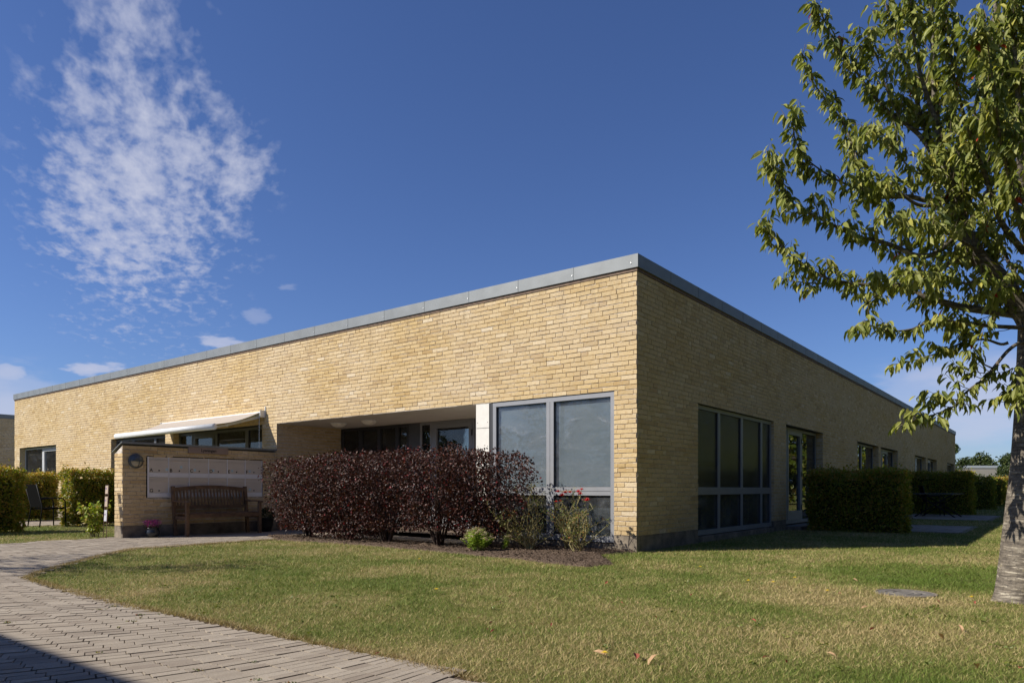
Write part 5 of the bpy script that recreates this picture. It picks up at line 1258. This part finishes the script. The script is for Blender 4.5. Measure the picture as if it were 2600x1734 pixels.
# ------------------------------------------------------------------ grass
def build_grass():
    r = np.random.default_rng(99); tot = []
    # sample by distance bands so that density follows the size in the picture
    bands = [(2.6, 3.8, 9000, .0036), (3.8, 5.2, 6500, .0042), (5.2, 7.5, 4200, .0052), (7.5, 11, 2400, .0068), (11, 16, 1300, .009), (16, 24, 500, .013), (24, 45, 150, .024)]
    excl = [path_poly, bed_poly, terrace_left, terrace_a, terrace_b, [wl(-.02, -.02), wl(LS, -.02), wl(LS, 14), wl(14, 14), wl(14, LF), wl(-.02, LF)], [wl(XM, YM), wl(0, YM), wl(0, YM + TW), wl(XM, YM + TW)]]
    P = []; Wd = []; Hh = []
    for d0, d1, den, wd in bands:
        area = (d1 ** 2 - d0 ** 2) / 2 * 1.56; n = int(area * den)
        d = np.sqrt(r.uniform(d0 ** 2, d1 ** 2, n)); k = r.uniform(-.78, .78, n); p = np.stack([k * d, d], 1)
        keep = np.ones(n, bool)
        for e in excl: keep &= ~inpoly(p, e)
        keep &= (p[:, 0] - mh_[0]) ** 2 + (p[:, 1] - mh_[1]) ** 2 >.225 ** 2
        keep &= ~((p[:, 0] < -9) & (p[:, 1] > 17))
        p = p[keep]; P.append(p); Wd.append(np.full(len(p), wd)); Hh.append(np.full(len(p), 1.0))
    P = np.concatenate(P); Wd = np.concatenate(Wd); n = len(P)
    # tufts: height modulated by smooth field
    f = .5 + .25 * np.sin(P[:, 0] * 5.1 + 1.3 * np.sin(P[:, 1] * 3.3)) + .25 * np.sin(P[:, 1] * 6.3 + 1.7 * np.sin(P[:, 0] * 4.7))
    h = r.uniform(.010, .026, n) * (.75 + .6 * f) * (1 + (Wd > .006) * .15); tall = r.random(n) < .010; h[tall] *= r.uniform(1.4, 2.4, tall.sum()); tuft = (np.sin(P[:, 0] * 2.3 + 2 * np.sin(P[:, 1] * 1.9)) * np.sin(P[:, 1] * 2.9 + 1.5 * np.sin(P[:, 0] * 2.1))) > .72; h[tuft] *= 1.35
    a = r.uniform(0, 2 * math.pi, n); lean = r.normal(0, .75, (n, 2)) * h[:, None]
    dx, dy = np.cos(a) * Wd / 2, np.sin(a) * Wd / 2
    v0 = np.stack([P[:, 0] - dx, P[:, 1] - dy, np.full(n, .0)], 1); v1 = np.stack([P[:, 0] + dx, P[:, 1] + dy, np.full(n, .0)], 1)
    v2 = np.stack([P[:, 0] + lean[:, 0], P[:, 1] + lean[:, 1], h], 1)
    V = np.stack([v0, v1, v2], 1).reshape(-1, 3); F = np.arange(n * 3).reshape(n, 3)
    o = np_mesh('grass', V, F, ['grass'], r.random(n)); tag(o, 'short mown lawn grass, green with dry straw coloured patches', 'grass', kind='stuff')
    print('grass', n)
    # dry fringe along the paving edge
    edge = [Vector((p[0], p[1], 0)) for p in (low[::-1] + upp)]; Q = []
    for p, q in zip(edge[:-1], edge[1:]):
        L = (q - p).length; k = int(L * 900)
        for _ in range(k): c = p.lerp(q, r.random()); Q.append((c.x + r.normal(0, .028), c.y + r.normal(0, .028)))
    Q = np.array(Q); n = len(Q); h = r.uniform(.012, .035, n); a = r.uniform(0, 6.28, n); ln = r.normal(0, .9, (n, 2)) * h[:, None]; wd = .0045
    V = np.stack([np.stack([Q[:, 0] - np.cos(a) * wd / 2, Q[:, 1] - np.sin(a) * wd / 2, np.full(n, .008)], 1), np.stack([Q[:, 0] + np.cos(a) * wd / 2, Q[:, 1] + np.sin(a) * wd / 2, np.full(n, .008)], 1), np.stack([Q[:, 0] + ln[:, 0], Q[:, 1] + ln[:, 1], h + .008], 1)], 1).reshape(-1, 3)
    o = np_mesh('edge_grass', V, np.arange(n * 3).reshape(n, 3), ['straw'], r.random(n)); tag(o, 'dry straw like fringe of grass along the paving edge', 'grass', kind='stuff')
    # weeds in the joints and broad leaf rosettes
    W_ = []
    for _ in range(30):
        c = (r.uniform(-3.2, -.3), r.uniform(3.0, 5.2))
        if inpoly(np.array([c]), path_poly)[0]: W_ += [(c[0] + r.normal(0, .016), c[1] + r.normal(0, .010), .014) for _ in range(r.integers(4, 22))]
    W_ = np.array(W_); n = len(W_); D = r.normal(0, 1, (n, 3)); D[:, 2] = np.abs(D[:, 2]) * .6 + .2
    o = scatter('joint_weeds', SLEAF, W_, D, r.uniform(-1, 1, n), r.uniform(.008, .016, n), r.random(n), ['rose_leaf']); tag(o, 'tiny weeds growing in the paving joints', 'weeds', kind='stuff')
    W_ = []
    for _ in range(95):
        d = r.uniform(3.3, 9.5); c = (r.uniform(-.6, .75) * d, d)
        if any(inpoly(np.array([c]), e)[0] for e in excl[:2]): continue
        W_ += [(c[0] + r.normal(0, .02), c[1] + r.normal(0, .02), .012) for _ in range(r.integers(6, 16))]
    W_ = np.array(W_); n = len(W_); D = r.normal(0, 1, (n, 3)); D[:, 2] = np.abs(D[:, 2]) * .35 + .1
    o = scatter('lawn_weeds', SLEAF, W_, D, r.uniform(-1, 1, n), r.uniform(.014, .032, n), .3 + r.random(n) * .4, ['rose_leaf']); tag(o, 'dark green broad leaved weeds scattered through the lawn', 'weeds', kind='stuff')
foliage_mat('straw', [(0.0, (0.20, 0.13, 0.06)), (0.5, (0.36, 0.27, 0.13)), (1.0, (0.52, 0.42, 0.24))], 0.7, 0.2, 0.2)
build_grass()

# dandelions and fallen leaves (measured positions)
def dandelion():
    t = thing('dandelion', 'small yellow dandelion flower in the lawn', 'flower', (0, 0, 0), 0, 'yellow dandelions in the lawn')
    m = MB(); m.tube([(0, 0, 0), (0, 0, .045)], .0018, 5); m.build('stem', 'green_stem', t)
    m = MB()
    for ring, (cnt, rr, h) in enumerate(((12, .018, .0), (10, .013, .004), (6, .007, .007))):
        for k in range(cnt):
            a = 2 * math.pi * (k + ring * .3) / cnt; b = a + math.pi * 1.1 / cnt
            m.quad((0, 0, .045), (math.cos(a) * rr, math.sin(a) * rr, .047 + h), (math.cos(b) * rr, math.sin(b) * rr, .047 + h))
    m.build('flower', 'yellow_flower', t); return t
dd = None
for px, py in [(2467, 1524), (2541, 1394), (2101, 1507), (1778, 1443), (1900, 1480), (1535, 1673), (1065, 1422), (1108, 1503), (2018, 1472), (1963, 1484)]:
    q = G(px, py + 6)
    if dd is None: dd = dandelion(); o = dd
    else: o = copy_tree(dd)
    o.location = (q[0], q[1], 0); o.rotation_euler = (0, 0, random.uniform(0, 6))
def fallen_leaf(tint, i):
    tv, tf = LEAF; me = bpy.data.meshes.new('fallen_leaf'); me.from_pydata([tuple(v) for v in (tv - np.array([.5, 0, -.05])) * np.array([1, 1.1, 1.2])], [], [tuple(f) for f in tf]); me.materials.append(MATS['fallen'])
    a = me.attributes.new('tint', 'FLOAT', 'FACE'); a.data.foreach_set('value', [tint] * len(tf)); return me
fm = [fallen_leaf(t_, i) for i, t_ in enumerate((.05, .5, .95))]
spots = [(1523, 1668, 2, .075), (1615, 1675, 1, .085), (1655, 1686, 2, .08), (1350, 1595, 1, .04), (1247, 1589, 0, .035), (1237, 1606, 0, .035), (1250, 1611, 0, .035), (1167, 1578, 1, .035), (1120, 1570, 0, .02), (959, 1670, 0, .03), (1912, 1583, 1, .06), (1945, 1679, 0, .05), (2440, 1604, 2, .06), (2390, 1625, 2, .06), (2480, 1701, 2, .07), (2281, 1553, 0, .035), (2112, 1672, 2, .05), (1755, 1517, 0, .03), (1578, 1537, 1, .03), (1620, 1537, 2, .03), (1540, 1485, 1, .05), (2214, 1606, 0, .04), (2066, 1494, 0, .03), (2060, 1485, 0, .03), (1665, 1575, 1, .03), (2408, 1464, 2, .075), (2195, 1549, 2, .055), (2172, 1478, 2, .05), (2131, 1513, 1, .03), (1996, 1690, 0, .035), (1145, 1432, 1, .04), (920, 1455, 0, .025), (620, 1444, 1, .04), (1400, 1595, 0, .03), (2475, 1537, 1, .04), (2382, 1534, 1, .045), (1295, 1521, 1, .03), (2590, 1707, 1, .05)]
for px, py, k, s_ in spots:
    q = G(px, py); o = bpy.data.objects.new('fallen_leaf', fm[k]); col.objects.link(o); o.location = (q[0], q[1], .026); o.scale = (s_ * 1.0,) * 3; o.rotation_euler = (random.uniform(-.5, .5), random.uniform(-.5, .5), random.uniform(0, 6.28))
    tag(o, ['small dark red fallen leaf lying on the lawn', 'reddish brown fallen leaf lying on the lawn', 'pale tan fallen leaf lying on the lawn'][k], 'leaf', ['dark red fallen leaves on the lawn', 'reddish fallen leaves on the lawn', 'pale fallen leaves on the lawn'][k])
